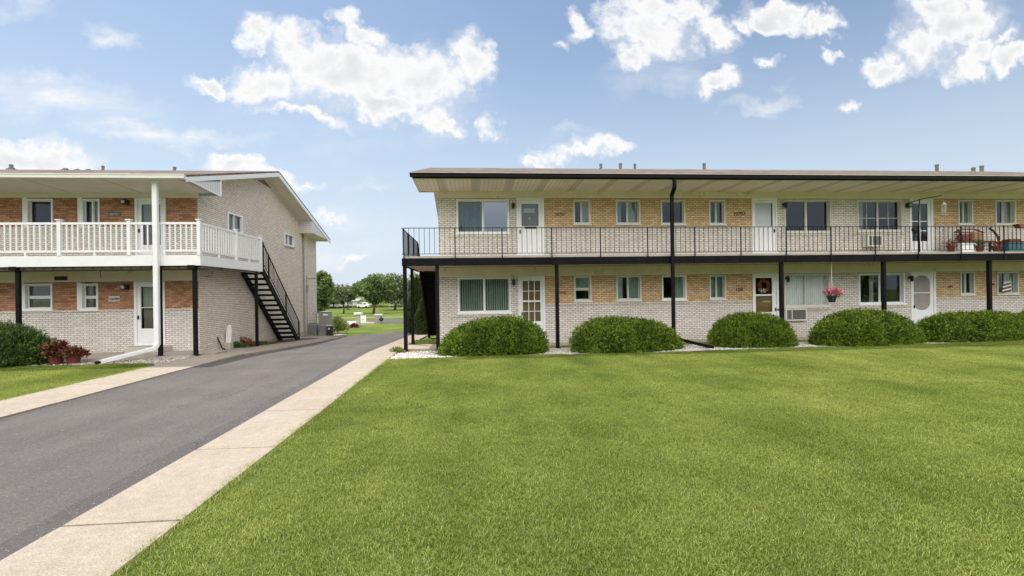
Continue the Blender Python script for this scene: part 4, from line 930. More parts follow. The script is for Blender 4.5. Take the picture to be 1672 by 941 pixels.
def gn_scatter(name, pts, src, label, cat, smin=.8, smax=1.25):
    me = bpy.data.meshes.new(name); me.from_pydata([tuple(p) for p in pts], [], []); me.materials.append(BLADE)
    o = bpy.data.objects.new(name, me); col.objects.link(o)
    ng = bpy.data.node_groups.new(name, 'GeometryNodeTree'); ng.interface.new_socket('Geometry', in_out='INPUT', socket_type='NodeSocketGeometry'); ng.interface.new_socket('Geometry', in_out='OUTPUT', socket_type='NodeSocketGeometry')
    gi = N(ng, 'NodeGroupInput'); go = N(ng, 'NodeGroupOutput'); ip = N(ng, 'GeometryNodeInstanceOnPoints'); oi = N(ng, 'GeometryNodeObjectInfo'); oi.inputs['Object'].default_value = src
    rr = N(ng, 'FunctionNodeRandomValue', data_type='FLOAT_VECTOR'); rr.inputs[0].default_value = (0, 0, 0); rr.inputs[1].default_value = (.0, .0, 6.283)
    rs = N(ng, 'FunctionNodeRandomValue', data_type='FLOAT'); rs.inputs[2].default_value = smin; rs.inputs[3].default_value = smax; rs.inputs['Seed'].default_value = 5
    L(ng, gi.outputs[0], ip.inputs['Points']); L(ng, oi.outputs['Geometry'], ip.inputs['Instance']); L(ng, rr.outputs[0], ip.inputs['Rotation']); L(ng, rs.outputs[1], ip.inputs['Scale']); L(ng, ip.outputs[0], go.inputs[0])
    md = o.modifiers.new('scatter', 'NODES'); md.node_group = ng
    o['kind'] = 'stuff'; o['label'] = label; o['category'] = cat
    return o
def grid_pts(x0f, x1f, y0, y1, step, z=-.014, seed=1, inside=None):
    r = random.Random(seed); out = []; y = y0
    while y < y1:
        a, c = x0f(y), x1f(y); x = a+r.uniform(0, step)
        while x < c:
            p = (x+r.uniform(-.3, .3)*step, y+r.uniform(-.3, .3)*step)
            if inside is None or inside(*p): out.append((p[0], p[1], gz(p[1])+z))
            x += step
        y += step
    return out
tuftA = patch_mesh(1); 
pts = grid_pts(lambda y: -2.50, lambda y: min(26, 1.2*y+2.2), 2.2, 15.75, .27, inside=lambda x, y: y < edge_y(x)-.12 and x > -2.47)
gn_scatter('lawn_grass', pts, tuftA, 'short green grass of the front lawn', 'grass')
pts = grid_pts(lambda y: -1.3*y-3, lambda y: -9.46, 6.5, 15.3, .3, seed=4, inside=lambda x, y: y < 15.3-max(0, (x+9.9))*1.5)
gn_scatter('left_lawn_grass', pts, tuftA, 'short green grass of the lawn left of the driveway', 'grass')
# ragged overhanging blades along the walk
ed = patch_mesh(9, 60, .13, (.02, .045)); pts = [(-2.60+random.gauss(0, .012), 2.5+i*.055, -.012) for i in range(int(12.5/.055))]+[(-9.35+random.gauss(0, .01), 7+i*.06, -.012) for i in range(int(7.8/.06))]
pts += [(x, edge_y(x)-.05+random.gauss(0, .02), -.015) for x in np.arange(-2.5, 24, .07)]
gn_scatter('edge_grass', pts, ed, 'ragged grass blades along the edge of the walk', 'grass', .7, 1.3)
# stone chips
def chips(name, pts, mat, label, smin, smax, seed):
    r = np.random.default_rng(seed); n = len(pts); P = np.array(pts); base = np.array([[1,0,0],[-1,0,0],[0,1,0],[0,-1,0],[0,0,.8],[0,0,-.8]], float)
    S = r.uniform(smin, smax, (n, 1, 1))*r.uniform(.6, 1.3, (n, 6, 1)); a = r.uniform(0, 6.28, n); c, s = np.cos(a), np.sin(a)
    Rz = np.zeros((n, 3, 3)); Rz[:, 0, 0] = c; Rz[:, 0, 1] = -s; Rz[:, 1, 0] = s; Rz[:, 1, 1] = c; Rz[:, 2, 2] = .8
    V = np.einsum('nij,nkj->nki', Rz, base[None]*S)+P[:, None, :]
    f = np.array([[0,2,4],[2,1,4],[1,3,4],[3,0,4],[2,0,5],[1,2,5],[3,1,5],[0,3,5]]); Fc = (np.arange(n)[:, None, None]*6+f[None]).reshape(-1, 3)
    return tag(npmesh(name, V.reshape(-1, 3), Fc, [mat]), label, 'gravel', kind='stuff')
r = random.Random(5)
bedp = []
for i in range(21000):
    x = r.uniform(-2.6, 22); y = r.uniform(edge_y(x)-.01, 16.9)
    bedp.append((x, y, -.028+r.uniform(0, .025)-(y-15)*.01))
chips('marble_gravel', bedp, STONE, 'white marble chips covering the planting bed', .018, .042, 1)
ap = []
for i in range(3600):
    x = r.uniform(-24, -9.38); y = r.uniform(15.45, 16.5); ap.append((x, y, -.02+r.uniform(0, .02)))
chips('stone_chips', ap, STONE2, 'grey and white stones below the white downspout', .02, .05, 2)

gp = []
for i in range(900):
    q = r.random(); y = r.uniform(3, 16) if q < .7 else r.uniform(5, 15)
    x = -3.66-abs(r.gauss(0, .16)) if q < .6 else (-7.96+abs(r.gauss(0, .12)) if q < .75 else r.uniform(-7.9, -3.7))
    gp.append((x, y, -.024))
chips('road_grit', gp, STONE2, 'pale grit and crumbs lying on the asphalt driveway', .002, .007, 4)
# potted crimson plants
def pot_plant(px, py, Y, h, w, leafm, label, potm=REDP, pot=True, n=420, name='potted_plant', cat='potted plant', lsz=(.13, .07)):
    x, _, z = at(px, py, Y); z = gz(Y)-.02
    t_ = thing(name, (x, Y, z), label, cat); hp = .0
    if pot:
        hp = .26; MB().lathe((x, Y, z), [(.14, 0), (.2, .24), (.22, .24), (.22, .28), (.19, .28), (.18, .2)], 16).build('pot', potm, t_, smooth=False)
    rr = np.random.default_rng(int(px)); d = unit(rr.normal(size=(n, 3))); d[:, 2] = np.abs(d[:, 2])*.9; r_ = rr.uniform(.25, 1, n)**.5
    P = d*r_[:, None]*np.array([w, w*.8, h-hp])+np.array([x, Y, z+hp]); D = unit(d+rr.normal(size=(n, 3))*.5)
    v, f = leaves(P, D, lsz[0]*rr.uniform(.6, 1.3, n), lsz[1]*rr.uniform(.6, 1.3, n), rr, .2)
    npmesh('foliage', v, f, [leafm, PALE], parent=t_, midx=(rr.uniform(0, 1, len(f)) < (.22 if leafm is REDL else 0)).astype(int))
    return t_
pot_plant(92, 592, 15.75, .78, .36, REDL, 'taller potted plant with crimson leaves, next to the dark shrub', n=520)
pot_plant(120, 590, 15.8, .5, .36, REDL, 'shorter crimson leaved plant, right of the taller red potted plant', pot=True, n=420)
# ornamental bits by the gable wall
t_ = thing('marker_post', at(372, 570, 20)[:2]+(gz(20),), 'white rounded marker stone standing in a grey planter box against the gable wall', 'marker')
p = atx(373, 566, -9.75); yy = 20.2; x = at(373, 560, yy)[0]; zz = gz(yy)-.03; t_.location = (x, yy, zz); PW[t_.name] = Matrix.Translation((x, yy, zz))
prof = [(x-.1, zz+.2), (x+.1, zz+.2), (x+.13, zz+.8), (x+.1, zz+.95), (x+.03, zz+1.0), (x-.06, zz+.85)]
MB().prism(prof, 1, yy-.03, yy+.03).build('slab', WHITE, t_, bev=.01); MB().box(x-.26, x+.12, yy-.16, yy+.16, zz, zz+.28).build('planter_box', CONC, t_, bev=.02)
x = at(353, 565, 19.7)[0]; zz = gz(19.7)
tag(MB().tube([(x-.12, 19.7, zz-.03), (x-.12, 19.7, zz+.55), (x-.05, 19.7, zz+.62), (x+.03, 19.72, zz+.5), (x+.2, 19.75, zz+.05), (x+.3, 19.75, zz)], .03, 8).build('hose_pipe', RUBBER, smooth=True), 'black bent pipe looping out of the ground by the gable wall', 'pipe')
for (px, Y, w, h, m_, lb, nm) in ((395, 21.6, .55, .42, RUSTL, 'rusty orange mound plant beside the gable wall', 'mound_plant'), (383, 21.0, .5, .22, OAK, 'low green ground plant in front of the rusty orange mound', 'ground_plant'), (424, 22.6, .7, .14, OAK, 'thin strip of green weeds at the foot of the stairs', 'ground_plant')):
    x = at(px, 560, Y)[0]; n = 500; rr = np.random.default_rng(int(px)); d = unit(rr.normal(size=(n, 3))); d[:, 2] = abs(d[:, 2])
    P = d*rr.uniform(.3, 1, (n, 1))*np.array([w, w*.6, h]); v, f = leaves(P, unit(d+rr.normal(size=(n, 3))*.4), .1, .045, rr)
    o = npmesh(nm, v, f, [m_]); o.location = (x, Y, gz(Y)-.03); tag(o, lb, 'plant')
# edge box of the stair bed
strip('soil', [(-10.0, 20.9), (-10.0, 27.5)], [(-9.05, 20.9), (-8.6, 27.5)], MULCH, -.01, .1)
# ground cover beside the right stairs
n = 1500; rr = np.random.default_rng(5); P = np.stack([rr.uniform(-2.55, -1.3, n), rr.uniform(18.7, 21.5, n), np.zeros(n)], 1); P[:, 2] = [gz(y)-.05+.1*rr.uniform() for y in P[:, 1]]
v, f = leaves(P, unit(rr.normal(size=(n, 3))+np.array([0, 0, 1.2])), .13, .05, rr); tag(npmesh('ground_cover', v, f, [PALE]), 'pale green ground cover under the right hand stairs', 'ground cover', kind='stuff')
n = 160; rr = np.random.default_rng(6); P = np.stack([rr.normal(-2.62, .09, n), rr.normal(16.75, .1, n), rr.uniform(-.03, .08, n)], 1)
v, f = leaves(P, unit(rr.normal(size=(n, 3))+np.array([0, 0, .9])), .14, .05, rr); tag(npmesh('weed', v, f, [PALE]), 'small pale weed at the foot of the corner post', 'weed')

# ------------------------------------------------------------------ things on and around the right building
def air_con(px0, px1, py0, py1, Y, label):
    x0, x1, z0, z1 = rect(px0, px1, py0, py1, Y); t_ = thing('air_conditioner', ((x0+x1)/2, Y, z0), label, 'air conditioner')
    b = MB().frame(x0, x1, z0, z1, .05, Y-.02, YW+.02); b.box(x0+.05, x1-.05, Y+.08, YW, z0+.05, z1-.05); b.build('casing', OFFW, t_, bev=.004)
    xm = x0+(x1-x0)*.3; b = MB(); b.box(xm-.015, xm+.015, Y-.015, Y+.07, z0+.05, z1-.05).build('divider', OFFW, t_)
    g_ = MB(); n = 13
    for i in range(n): z = z0+.06+(z1-z0-.12)*i/(n-1); g_.box(x0+.05, x1-.05, Y+.01, Y+.05, z-.006, z+.006)
    for i in range(16): xx = x0+.06+(x1-x0-.12)*i/15; g_.box(xx-.004, xx+.004, Y+.004, Y+.009, z0+.05, z1-.05)
    g_.build('grille', GREYM, t_); MB().box(x0+.051, x1-.051, Y+.06, Y+.079, z0+.051, z1-.051).build('back_panel', LOUV, t_)
air_con(1283, 1317.5, 504.6, 524, YW-.12, 'beige through wall air conditioner below the curtained lower window')
air_con(1417, 1441, 384, 402.5, YW-.25, 'air conditioner on the balcony wall below the gridded window')
# hanging basket
x, y, z = at(1358.5, 494, 17.1); t_ = thing('hanging_basket', (x, y, z), 'pink flowers in a dark hanging basket below the balcony beam', 'hanging basket')
MB().lathe((x, y, z), [(.10, 0), (.17, .22), (.19, .22), (.19, .25), (.15, .25)], 14).build('pot', RUBBER, t_)
b = MB()
for k in range(3): a = k*2.1; b.tube([(x+.18*math.cos(a), y+.18*math.sin(a), z+.24), (x, y, z+.85)], .004, 4)
b.tube([(x, y, z+.85), (x, y, 2.99)], .007, 5); b.build('chain', WHITE, t_)
rr = np.random.default_rng(3); n = 520; d = unit(rr.normal(size=(n, 3))); d[:, 2] = d[:, 2]*.6+.25; P = d*rr.uniform(.4, 1, (n, 1))*np.array([.31, .27, .30])+np.array([x+.04, y, z+.33])
v, f = leaves(P, unit(d+rr.normal(size=(n, 3))*.6), .075, .055, rr, .3); npmesh('flowers', v, f, [PINK], parent=t_)
v, f = leaves(P[:160]*1-np.array([0, 0, .05]), unit(d[:160]+rr.normal(size=(160, 3))*.6), .09, .03, rr); npmesh('foliage', v, f, [YEW], parent=t_)
# wreath
x, y, z = at(1247, 467, YW-.04); b = MB(); rr = np.random.default_rng(8); n = 420; a = rr.uniform(0, 6.283, n); P = np.stack([x+.2*np.cos(a), np.full(n, YW-.03)-rr.uniform(0, .04, n), z+.2*np.sin(a)], 1)+rr.normal(size=(n, 3))*[.03, .005, .03]
t_ = thing('door_wreath', (x, YW-.03, z), 'brown twig wreath with pale bow hanging on the lower door', 'wreath')
v, f = leaves(P, unit(rr.normal(size=(n, 3))*[1, .3, 1]), .09, .02, rr); npmesh('twigs', v, f, [RUSTL], parent=t_)
P2 = np.array([[x, YW-.07, z-.19]])+rr.normal(size=(60, 3))*[.08, .01, .03]; v, f = leaves(P2, unit(rr.normal(size=(60, 3))*[1, .3, 1]), .07, .035, rr); npmesh('bow', v, f, [CURT], parent=t_)
# wind chime
x, y, z = at(1541.6, 352, 17.6); t_ = thing('wind_chime', (x, y, z), 'small pale shell wind chime hanging from the upper soffit', 'wind chime')
b = MB(); b.tube([(x, y, 5.9), (x, y, z+.55)], .004, 4); b.lathe((x, y, z+.42), [(.01, .13), (.10, 0), (.01, -.005)], 8); b.build('cap', WHITE, t_)
b = MB()
for k in range(6): a = k*1.05; b.tube([(x+.07*math.cos(a), y+.07*math.sin(a), z+.42), (x+.07*math.cos(a), y+.07*math.sin(a), z+.1*(k % 3))], .011, 5)
b.build('tubes', CURT, t_)
# little flag in the lower right window box
x, y, z = at(1641, 478, YW-.1); t_ = thing('flag', (x, y, z), 'small red and white striped flag leaning in front of the lower right window', 'flag')
MB().tube([(x+.3, y, z-.05), (x+.22, y-.05, z+.65)], .01, 6).build('stick', WHITE, t_)
for k in range(6):
    b = MB(); o0 = k*.075; b.add([(x+.26-o0*.2-.35, y-.02-.02*(k % 2), z+.42-o0), (x+.25, y-.03, z+.5-o0), (x+.26, y-.03, z+.44-o0), (x+.26-o0*.2-.35, y-.02-.02*(k % 2), z+.35-o0)], [(0,1,2,3)])
    b.build('stripe', REDP if k % 2 else WHITE, t_, fix=False)
# plant crane on the railing
x0, _, z0 = at(1498.3, 326.5, YF); xe, _, ze = at(1537, 319.5, YF-.3); xs, _, zs = at(1484, 325.5, YF+.5)
t_ = thing('plant_hanger', (x0, YF-.03, 3.3), 'dark iron plant hanger with a long slanting arm, fixed to the balcony railing', 'plant hanger')
MB().tube([(x0, YF-.06, 3.3), (x0-.03, YF-.06, 4.6), (x0+.02, YF-.06, z0)], .018, 6).build('pole', BLACK, t_); MB().tube([(xs, YF+.5, z0-.03), (x0+.02, YF-.06, z0), (xe, YF-.3, ze)], .016, 6).build('arm', BLACK, t_)
x1_ = at(1495, 385, YF+.1)[0]; MB().lathe((x1_, YF+.12, 4.0), [(.06, 0), (.11, .15), (.10, .25), (.03, .27)], 10).build('planter', RUBBER, t_)
# balcony bench with cushions
Yb = 17.55
x0, _, zt = at(1560, 386, Yb); x1, _, _z = at(1620, 386, Yb); zs_ = 3.32
t_ = thing('porch_bench', ((x0+x1)/2, Yb, zs_), 'rustic red brown bench with curved dark arms and orange cushions on the balcony', 'bench')
b = MB(); b.box(x0+.2, x1-.1, Yb-.2, Yb+.25, zs_+.40, zs_+.45)
b.build('seat', RUST, t_); b = MB()
for k in range(5): b.box(x0+.2, x1-.1, Yb+.22, Yb+.25, zs_+.5+k*.075, zs_+.55+k*.075)
b.tube([(x0+.2, Yb+.23, zs_+.82), ((x0+x1)/2-.3, Yb+.23, zs_+.96), ((x0+x1)/2+.3, Yb+.23, zs_+.96), (x1-.1, Yb+.23, zs_+.82)], .03, 6); b.build('backrest', RUST, t_)
for (xa, sg) in ((x0+.12, -1), (x1-.02, 1)):
    MB().tube([(xa-sg*.35, Yb-.2, zs_), (xa-sg*.2, Yb-.2, zs_+.25), (xa, Yb-.2, zs_+.45), (xa+sg*.12, Yb-.2, zs_+.72), (xa+sg*.2, Yb-.18, zs_+.9)][::1] if sg < 0 else [(xa, Yb-.2, zs_), (xa+.1, Yb-.2, zs_+.3), (xa+.03, Yb-.2, zs_+.6), (xa-.15, Yb-.2, zs_+.82), (xa-.3, Yb-.18, zs_+.95)], .04, 8).build('arm', BROWN, t_, smooth=True)
xm = (x0+x1)/2
MB().box(xm-.02, xm+.38, Yb+.0, Yb+.2, zs_+.46, zs_+.82).build('cushion', STRIPE, t_, bev=.05); MB().box(xm-.55, xm-.14, Yb+.0, Yb+.2, zs_+.46, zs_+.72).build('cushion', REDP, t_, bev=.05)
for xa in (x0+.3, x1-.25):
    MB().box(xa-.03, xa+.03, Yb-.15, Yb-.09, zs_, zs_+.4).build('leg', BROWN, t_)
x0, x1, z0, z1 = rect(1563, 1585, 401, 413, 17.3); z1 = 3.33+.28
tag(MB().box(x0, x1, 17.15, 17.45, 3.305, z1).box(x0-.03, x1+.03, 17.12, 17.48, z1, z1+.05).build('storage_box', WHITE, bev=.02), 'white lidded box on the balcony in front of the bench', 'box')
x0, x1, z0, z1 = rect(1640, 1666, 401, 413, 17.3)
tag(MB().box(x0, x1, 17.15, 17.5, 3.305, 3.33+.30).box(x0-.03, x1+.03, 17.12, 17.53, 3.631, 3.68).build('storage_box', TEAL, bev=.02), 'teal plastic bin on the balcony below the red pots', 'box')
for i, (px, lb) in enumerate(((1553, 'red flower pot on the balcony floor left of the white box'), (1600, 'red flower pot partly under the porch bench'), (1627, 'red flower pot between the bench and the teal bin'))):
    x = at(px, 405, 17.2)[0]; t_ = thing('flower_pot', (x, 17.2, 3.305), lb, 'flower pot', 'flower pots on the balcony')
    MB().lathe((x, 17.2, 3.305), [(.09, 0), (.14, .2), (.16, .2), (.16, .25), (.12, .25)], 12).build('pot', REDP, t_)
    rr = np.random.default_rng(i+40); P = rr.normal(size=(120, 3))*[.09, .09, .07]+[x, 17.2, 3.305+.33]; v, f = leaves(P, unit(rr.normal(size=(120, 3))+[0, 0, .8]), .1, .03, rr); npmesh('foliage', v, f, [RUSTL if i != 1 else OAK], parent=t_)
x = at(1652, 385, 17.3)[0]
for k, (dx, lb) in enumerate(((0., 'red tray of plants resting on the teal bin'),)):
    tag(MB().box(x-.28, x+.35, 17.15, 17.5, 3.682, 3.74).box(x-.24, x+.3, 17.2, 17.45, 3.74, 3.82).build('tray', REDP, bev=.02), lb, 'tray')
xr0 = at(1657, 372, YF-.15)[0]; xr1 = at(1690, 372, YF-.15)[0]
t_ = thing('railing_planter', (xr0, YF-.15, 4.2), 'brown window box planter hooked over the balcony rail at the right edge', 'planter')
MB().prism([(xr0, 4.32), (xr0+.12, 4.18), (xr1, 4.16), (xr1, 4.32)], 1, YF-.28, YF-.06).build('trough', RUST, t_)
# white plastic post and black bench below AC
x, _, _z = at(1471.5, 400, 17.9); t_ = thing('bird_bath', (x, 17.9, 3.305), 'slim white pedestal stand left of the balcony door', 'pedestal')
MB().lathe((x, 17.9, 3.305), [(.16, 0), (.13, .05), (.05, .09), (.05, .62), (.12, .7), (.13, .72)], 12).build('pedestal', WHITE, t_)

# ------------------------------------------------------------------ rear corner of the left building
def cabinet(name, px0, px1, py0, py1, Y, d, mat, label, cat, z0=None):
    x0, x1, zz0, zz1 = rect(px0, px1, py0, py1, Y); zz0 = gz(Y)-.05 if z0 is None else z0
    t_ = thing(name, ((x0+x1)/2, Y, zz0), label, cat); MB().box(x0, x1, Y, Y+d, zz0, zz1).build('body', mat, t_, bev=.02); return t_, x0, x1, zz0, zz1
t_, x0, x1, z0, z1 = cabinet('utility_cabinet', 520, 536.5, 510.5, 529, 31.4, .8, GREYM, 'tall grey utility cabinet at the rear corner of the left building', 'cabinet')
MB().box(x0+.28, x1-.04, 31.385, 31.399, z1-.2, z1-.08).build('notice', WHITE, t_); MB().box(x0-.03, x1+.03, 31.36, 32.25, z1, z1+.04).build('lid', GREYM, t_)
t_, x0, x1, z0, z1 = cabinet('condenser', 501, 515, 529, 547, 29.9, .7, GREYM, 'grey air conditioning condenser against the left building', 'condenser')
b = MB()
for k in range(12): z = z0+.12+k*(z1-z0-.2)/11; b.box(x0+.04, x1-.04, 29.885, 29.899, z-.008, z+.008)
b.build('louvre', LOUV, t_); MB().lathe(((x0+x1)/2, 30.25, z1), [(.22, .0), (.22, .02), (.03, .03)], 16).build('fan_guard', BLACK, t_)
t_, x0, x1, z0, z1 = cabinet('condenser', 519.5, 531, 531, 547, 30.1, .5, GREYM, 'smaller condenser right of the big grey condenser', 'condenser')
b = MB()
for k in range(8): xx = x0+.04+k*(x1-x0-.08)/7; b.box(xx-.006, xx+.006, 30.085, 30.099, z0+.2, z1-.04)
b.build('louvre', LOUV, t_)
t_, x0, x1, z0, z1 = cabinet('trash_bin', 533, 541.5, 533, 547, 30.0, .4, RUBBER, 'black square trash bin with white label and pale lid rim', 'trash bin')
MB().box(x0-.03, x1+.03, 29.97, 30.43, z1, z1+.06).build('lid', CONC, t_, bev=.01); MB().box(x0+.1, x1-.12, 29.99, 29.999, z1-.2, z1-.1).build('notice', WHITE, t_)
# young shrub by the bins
n = 900; rr = np.random.default_rng(12); a = rr.uniform(0, 6.28, n); q = rr.uniform(0, 1, n); P = np.stack([.7*q*np.cos(a), .5*q*np.sin(a), .1+rr.uniform(0, 1, n)*(1.0-.5*q)], 1); v, f = leaves(P, unit(P*[.7, .7, .5]+rr.normal(size=(n, 3))*.3+[0, 0, .4]), .22, .06, rr)
o = npmesh('leafy_shrub', v, f, [PALE]); Y = 33.5; o.location = (at(551, 540, Y)[0], Y, gz(Y)-.05); tag(o, 'light green leafy shrub beside the black trash bin', 'shrub')

# ------------------------------------------------------------------ distance
P_ = lambda px, Y: at(px, 520, Y)[0]
strip('parking_lot', [(P_(606, 50), 49.5), (60, 49.5)], [(P_(600, 61), 61.5), (60, 61.5)], ASPH, -.03, .1, 4)
strip('far_path', [(-70, 66), (60, 72)], [(-70, 67.6), (60, 73.6)], SIDEW, -.03, .08, 4)
b = []
rr = random.Random(2)
for i in range(1500): px = rr.uniform(552, 585); Y = rr.uniform(47, 55); b.append((P_(px, Y), Y, gz(Y)-.02))
chips('white_rocks', b, STONE, 'bed of white rocks around the stone pillar beyond the driveway', .06, .14, 3)
Y = 43.; x = P_(585, Y); z = gz(Y)-.06; z1 = at(585, 510.5, Y)[2]
t_ = thing('stone_pillar', (x, Y, z), 'pale stone entrance pillar with white cap beyond the driveway', 'pillar')
MB().box(x-.16, x+.16, Y-.16, Y+.16, z, z1-.18).build('shaft', CONC, t_, bev=.02); MB().box(x-.33, x+.33, Y-.3, Y+.3, z1-.18, z1).build('cap', WHITE, t_, bev=.02)
Y = 48.; x0, x1, z0, z1 = rect(587.5, 597.5, 515.5, 528, Y); z = gz(Y)-.06
t_ = thing('lawn_sign', ((x0+x1)/2, Y, z), 'white square sign panel with grey lettering beside the stone pillar', 'sign'); MB().box(x0, x1, Y, Y+.06, z+.1, z1).build('panel', WHITE, t_)
numbers(t_, 'H', (x0+x1)/2, z+.35, .4, CONC2, Y-.002, 'letter')
for xx in (x0+.04, x1-.04): MB().box(xx-.03, xx+.03, Y+.061, Y+.12, z, z1-.1).build('post', WHITE, t_)
tag(MB().box(x0+.2, x1+.9, Y-.6, Y-.2, z, z+.22).build('curb_stone', CONC, bev=.03), 'low pale kerb stone in front of the white sign', 'kerb stone')
Y = 49.; x0, x1, z0, z1 = rect(612.5, 621, 513.5, 523.5, Y); z = gz(Y)-.06
t_ = thing('brick_mailbox', ((x0+x1)/2, Y, z), 'pinkish brick mailbox stand with a pale top beside the parking lot', 'mailbox'); MB().box(x0, x1, Y, Y+.5, z, z1-.1).build('base', TAUPE, t_); MB().box(x0-.08, x1+.2, Y-.05, Y+.55, z1-.1, z1+.02).build('top', OFFW, t_); MB().lathe((x1+.1, Y, z+.45), [(.02, -.25), (.25, 0), (.02, .25)], 10).build('drum', RUBBER, t_)
n = 420; r2 = np.random.default_rng(21); d = unit(r2.normal(size=(n, 3))); d[:, 2] = abs(d[:, 2]); Pp = d*r2.uniform(.4, 1, (n, 1))*[.36, .3, .36]; v, f = leaves(Pp, unit(d+r2.normal(size=(n, 3))*.4), .14, .06, r2); o = npmesh('barberry_shrub', v, f, [REDL]); o.location = (P_(578, 41), 41, gz(41)-.05); tag(o, 'small dark red shrub in front of the white rock bed', 'shrub')

def tree(px, Y, ztop_py, half_px, leafm, label, seed, trunk=.22, base_frac=.28, flat=1., n=7000, name='broadleaf_tree', leaf=.42, zb=None, mid=None, X=None, group='trees beyond the driveway'):
    r = np.random.default_rng(seed); x = P_(px, Y) if X is None else X; z0 = gz(Y)-.1; zt = at(px, ztop_py, Y)[2] if X is None else ztop_py; H = zt-z0; rad_ = half_px/F*Y if X is None else half_px
    t_ = thing(name, (x, Y, z0), label, 'tree', group)
    K0 = 0; zc = z0+H*(base_frac+(1-base_frac)/2); rh = H*(1-base_frac)/2
    tr = MB(); tr.tube([(x, Y, z0), (x+.02*H, Y, z0+H*.15), (x, Y, z0+H*.4), (x, Y, z0+H*.75)], [trunk*.9, trunk*.7, trunk*.5, trunk*.2], 8)
    K = 46; C = unit(r.normal(size=(K, 3)))*r.uniform(.25, .86, (K, 1)); C[:, 2] = np.clip(C[:, 2], -.8, 1)
    Cw = C*[rad_, rad_, rh*flat]+[x, Y, zc]
    for c in Cw[:16]: 
        s0 = Vector((x, Y, z0+H*r.uniform(.2, .5))); c = Vector(c.tolist()); tr.tube([s0, s0.lerp(c, .5)+Vector((0, 0, .05*H)), c], [trunk*.4, trunk*.22, trunk*.07], 5)
    tr.build('trunk', BARK, t_, smooth=True)
    cs = r.uniform(.20, .36, K)*rad_; k = r.integers(0, K, n); d = unit(r.normal(size=(n, 3))); P = Cw[k]+d*(cs[k]*r.uniform(.55, 1.08, n))[:, None]*[1, 1, .8]
    v, f = leaves(P, unit(d+r.normal(size=(n, 3))*.6), leaf*r.uniform(.6, 1.3, n), leaf*.6*r.uniform(.6, 1.3, n), r, .1)
    npmesh('crown', v, f, [leafm], parent=t_); return t_
tree(610, 92, 446, 33, OAK, 'round full crowned tree with a single dark trunk standing in the middle of the field', 1, .3, .28, n=11000, leaf=.5)
tree(561, 95, 467, 21, OAK2, 'small thin olive tree with open flat crown left of the big round tree', 2, .2, .42, n=4200, leaf=.4)
tree(568, 118, 466, 13, OAK, 'distant narrow tree behind the thin olive tree', 12, .2, .3, n=2600, leaf=.5)
tree(645, 112, 450, 34, OAK2, 'broad tree with gaps in its crown, right behind the round tree', 3, .35, .22, n=9000, leaf=.6)
tree(524, 75, 437, 20, OAK, 'tall dark tree partly hidden by the left building', 4, .3, .1, n=9000, leaf=.45)
tree(545, 130, 481, 16, OAK, 'low bushy tree in front of the pale houses', 5, .25, .4, n=3500, leaf=.6)
tree(690, 95, 438, 26, OAK2, 'tree seen through the posts of the right hand stairs', 7, .3, .18, n=7000, leaf=.5)
tree(672, 140, 462, 30, OAK, 'far dark tree behind the balcony corner post', 8, .3, .1, n=5500, leaf=.7)
for i, (px, Y, tp, hp, lb) in enumerate(((480, 150, 470, 40, 'far tree row piece hidden behind the left building'), (720, 150, 470, 46, 'far tree hidden behind the right building corner'))): tree(px, Y, tp, hp, OAK2, lb, 60+i, .3, .1, n=4000, leaf=.8)
# arborvitae behind the right stairs
def conifer(px, Y, tp, hp, seed, label):
    r = np.random.default_rng(seed); x = P_(px, Y); z0 = gz(Y)-.08; H = at(px, tp, Y)[2]-z0; w = hp/F*Y; n = 9000
    t_ = thing('arborvitae', (x, Y, z0), label, 'conifer', 'arborvitae behind the right hand stairs'); MB().tube([(x, Y, z0), (x, Y, z0+H*.9)], [.1, .02], 6).build('trunk', BARK, t_)
    q = r.uniform(0, 1, n)**.85; a = r.uniform(0, 6.283, n); ww = w*np.minimum(1, (1-q)**.6*1.25)*(1+.18*np.sin(a*3+q*9)); rr_ = ww*r.uniform(.55, 1., n)
    P = np.stack([x+rr_*np.cos(a), Y+rr_*np.sin(a), z0+.05+q*H*.97], 1); D = unit(np.stack([np.cos(a)*.5, np.sin(a)*.5, np.full(n, .9)], 1)+r.normal(size=(n, 3))*.3)
    v, f = leaves(P, D, .16*r.uniform(.6, 1.3, n), .07, r); npmesh('foliage', v, f, [ARB], parent=t_)
conifer(681, 29.5, 455, 15, 1, 'tall bright arborvitae seen between the stair posts'); conifer(691, 28.5, 492, 13, 2, 'lower arborvitae beside the bottom of the right hand stairs'); conifer(671.5, 31.5, 488, 6, 3, 'slim dark arborvitae left of the taller ones')
# far hedge line and pale houses
def house(px0, px1, Y, eave_py, ridge_py, mat, roofm, label, gable=False):
    x0, x1 = P_(px0, Y), P_(px1, Y); z0 = gz(Y)-.1; ze = at((px0+px1)/2, eave_py, Y)[2]; zr = at((px0+px1)/2, ridge_py, Y)[2]
    t_ = thing('house', ((x0+x1)/2, Y, z0), label, 'house', 'pale houses across the field'); d = 9
    MB().box(x0, x1, Y, Y+d, z0, ze).build('wall', mat, t_)
    if gable: MB().prism([(x0-.4, ze), ((x0+x1)/2, zr), (x1+.4, ze)], 1, Y-.3, Y+d+.3).build('roof', roofm, t_)
    else: MB().prism([(Y-.5, ze), (Y+d/2, zr), (Y+d+.5, ze)], 0, x0-.4, x1+.4).build('roof', roofm, t_)
    for k in range(3):
        xx = x0+(x1-x0)*(k+.6)/3.4; b = MB().box(xx-.5, xx+.5, Y-.04, Y-.001, z0+(ze-z0)*.4, z0+(ze-z0)*.8); b.build('window', LOUV, t_)
PALER = pm('pale_roof', (.34, .34, .35), .9, .1, 2); PALEW = pm('pale_wall', (.55, .54, .52), .8, .05, 1)
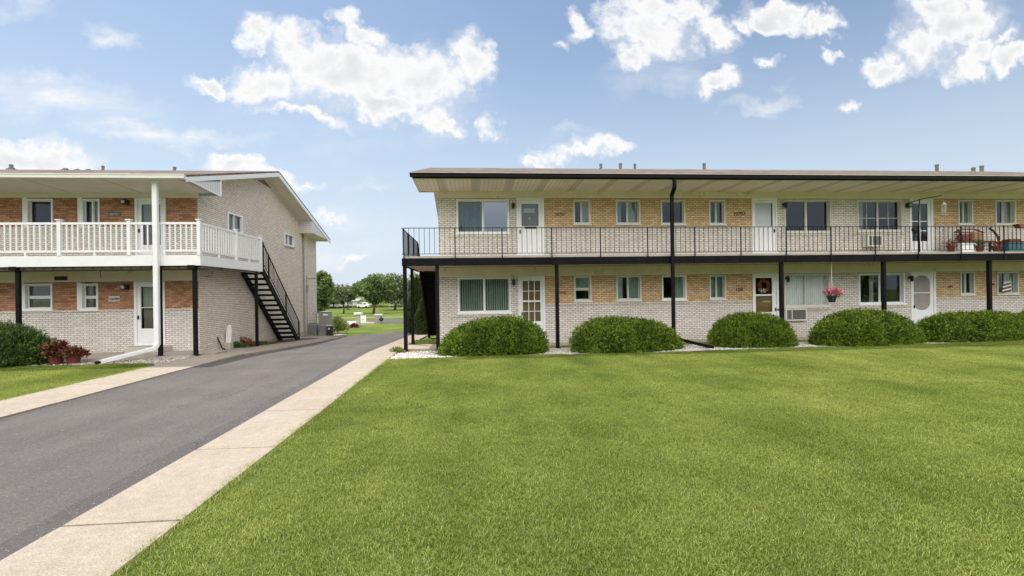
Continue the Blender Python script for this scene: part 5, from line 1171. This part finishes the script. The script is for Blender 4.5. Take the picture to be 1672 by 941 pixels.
house(520, 541, 140, 491, 485, PALEW, PALER, 'pale gabled house partly hidden by the left building', True); house(541, 583, 145, 492, 488.5, PALEW, PALER, 'long low pale house beyond the field'); house(636, 662, 150, 494, 488, PALEW, PALER, 'grey house in the shade of the broad tree')
Y = 128; x = P_(592, Y); z = gz(Y)-.05
t_ = thing('parked_car', (x, Y, z), 'small white car parked beyond the field, left of the round tree trunk', 'car')
MB().prism([(x-1.45, z+.3), (x-1.45, z+.9), (x-.9, z+1.0), (x-.45, z+1.45), (x+.7, z+1.45), (x+1.15, z+1.0), (x+1.45, z+.9), (x+1.45, z+.3)], 1, Y, Y+2.6).build('body', WHITE, t_, bev=.08)
for a_ in ((-.8, .05), (.12, .98)): MB().prism([(x+a_[0], z+1.02), (x+a_[0]+.25, z+1.38), (x+a_[1]-.1, z+1.38), (x+a_[1], z+1.02)], 1, Y-.02, Y-.001).build('window', LOUV, t_)
for xx in (x-.95, x+.95): MB().tube([(xx, Y-.03, z+.3), (xx, Y+.2, z+.3)], .3, 14).build('wheel', RUBBER, t_)
n = 9000; rr = np.random.default_rng(77); P = np.stack([rr.uniform(-60, 10, n), rr.uniform(131, 133, n), np.zeros(n)], 1); P[:, 2] = gz(132)-.3+rr.uniform(0, .6, n)*(.7+.3*np.sin(P[:, 0]*.9))
v, f = leaves(P, unit(rr.normal(size=(n, 3))+[0, 0, .5]), .6, .35, rr); tag(npmesh('hedge', v, f, [OAK]), 'low dark hedge running along the far edge of the field', 'hedge')

# wood across the street behind the photographer, mirrored in the window panes
rr = np.random.default_rng(5); n = 26000; cx_ = rr.uniform(-50, 70, 60); k = rr.integers(0, 60, n); hh = rr.uniform(8, 14.5, 60)
P = np.stack([cx_[k], np.full(n, -44.)+rr.normal(size=n), np.zeros(n)], 1)+unit(rr.normal(size=(n, 3)))*np.stack([np.full(n, 3.6), np.full(n, 2.5), np.zeros(n)], 1)*rr.uniform(.3, 1, (n, 1)); P[:, 2] = hh[k]*rr.uniform(0.02, 1, n)*(1-.25*np.abs(P[:, 0]-cx_[k])/3.6)
v, f = leaves(P, unit(rr.normal(size=(n, 3))), 1.1, .8, rr); tag(npmesh('wood', v, f, [OAK]), 'dark wood across the street, mirrored in the window panes', 'wood', kind='stuff')
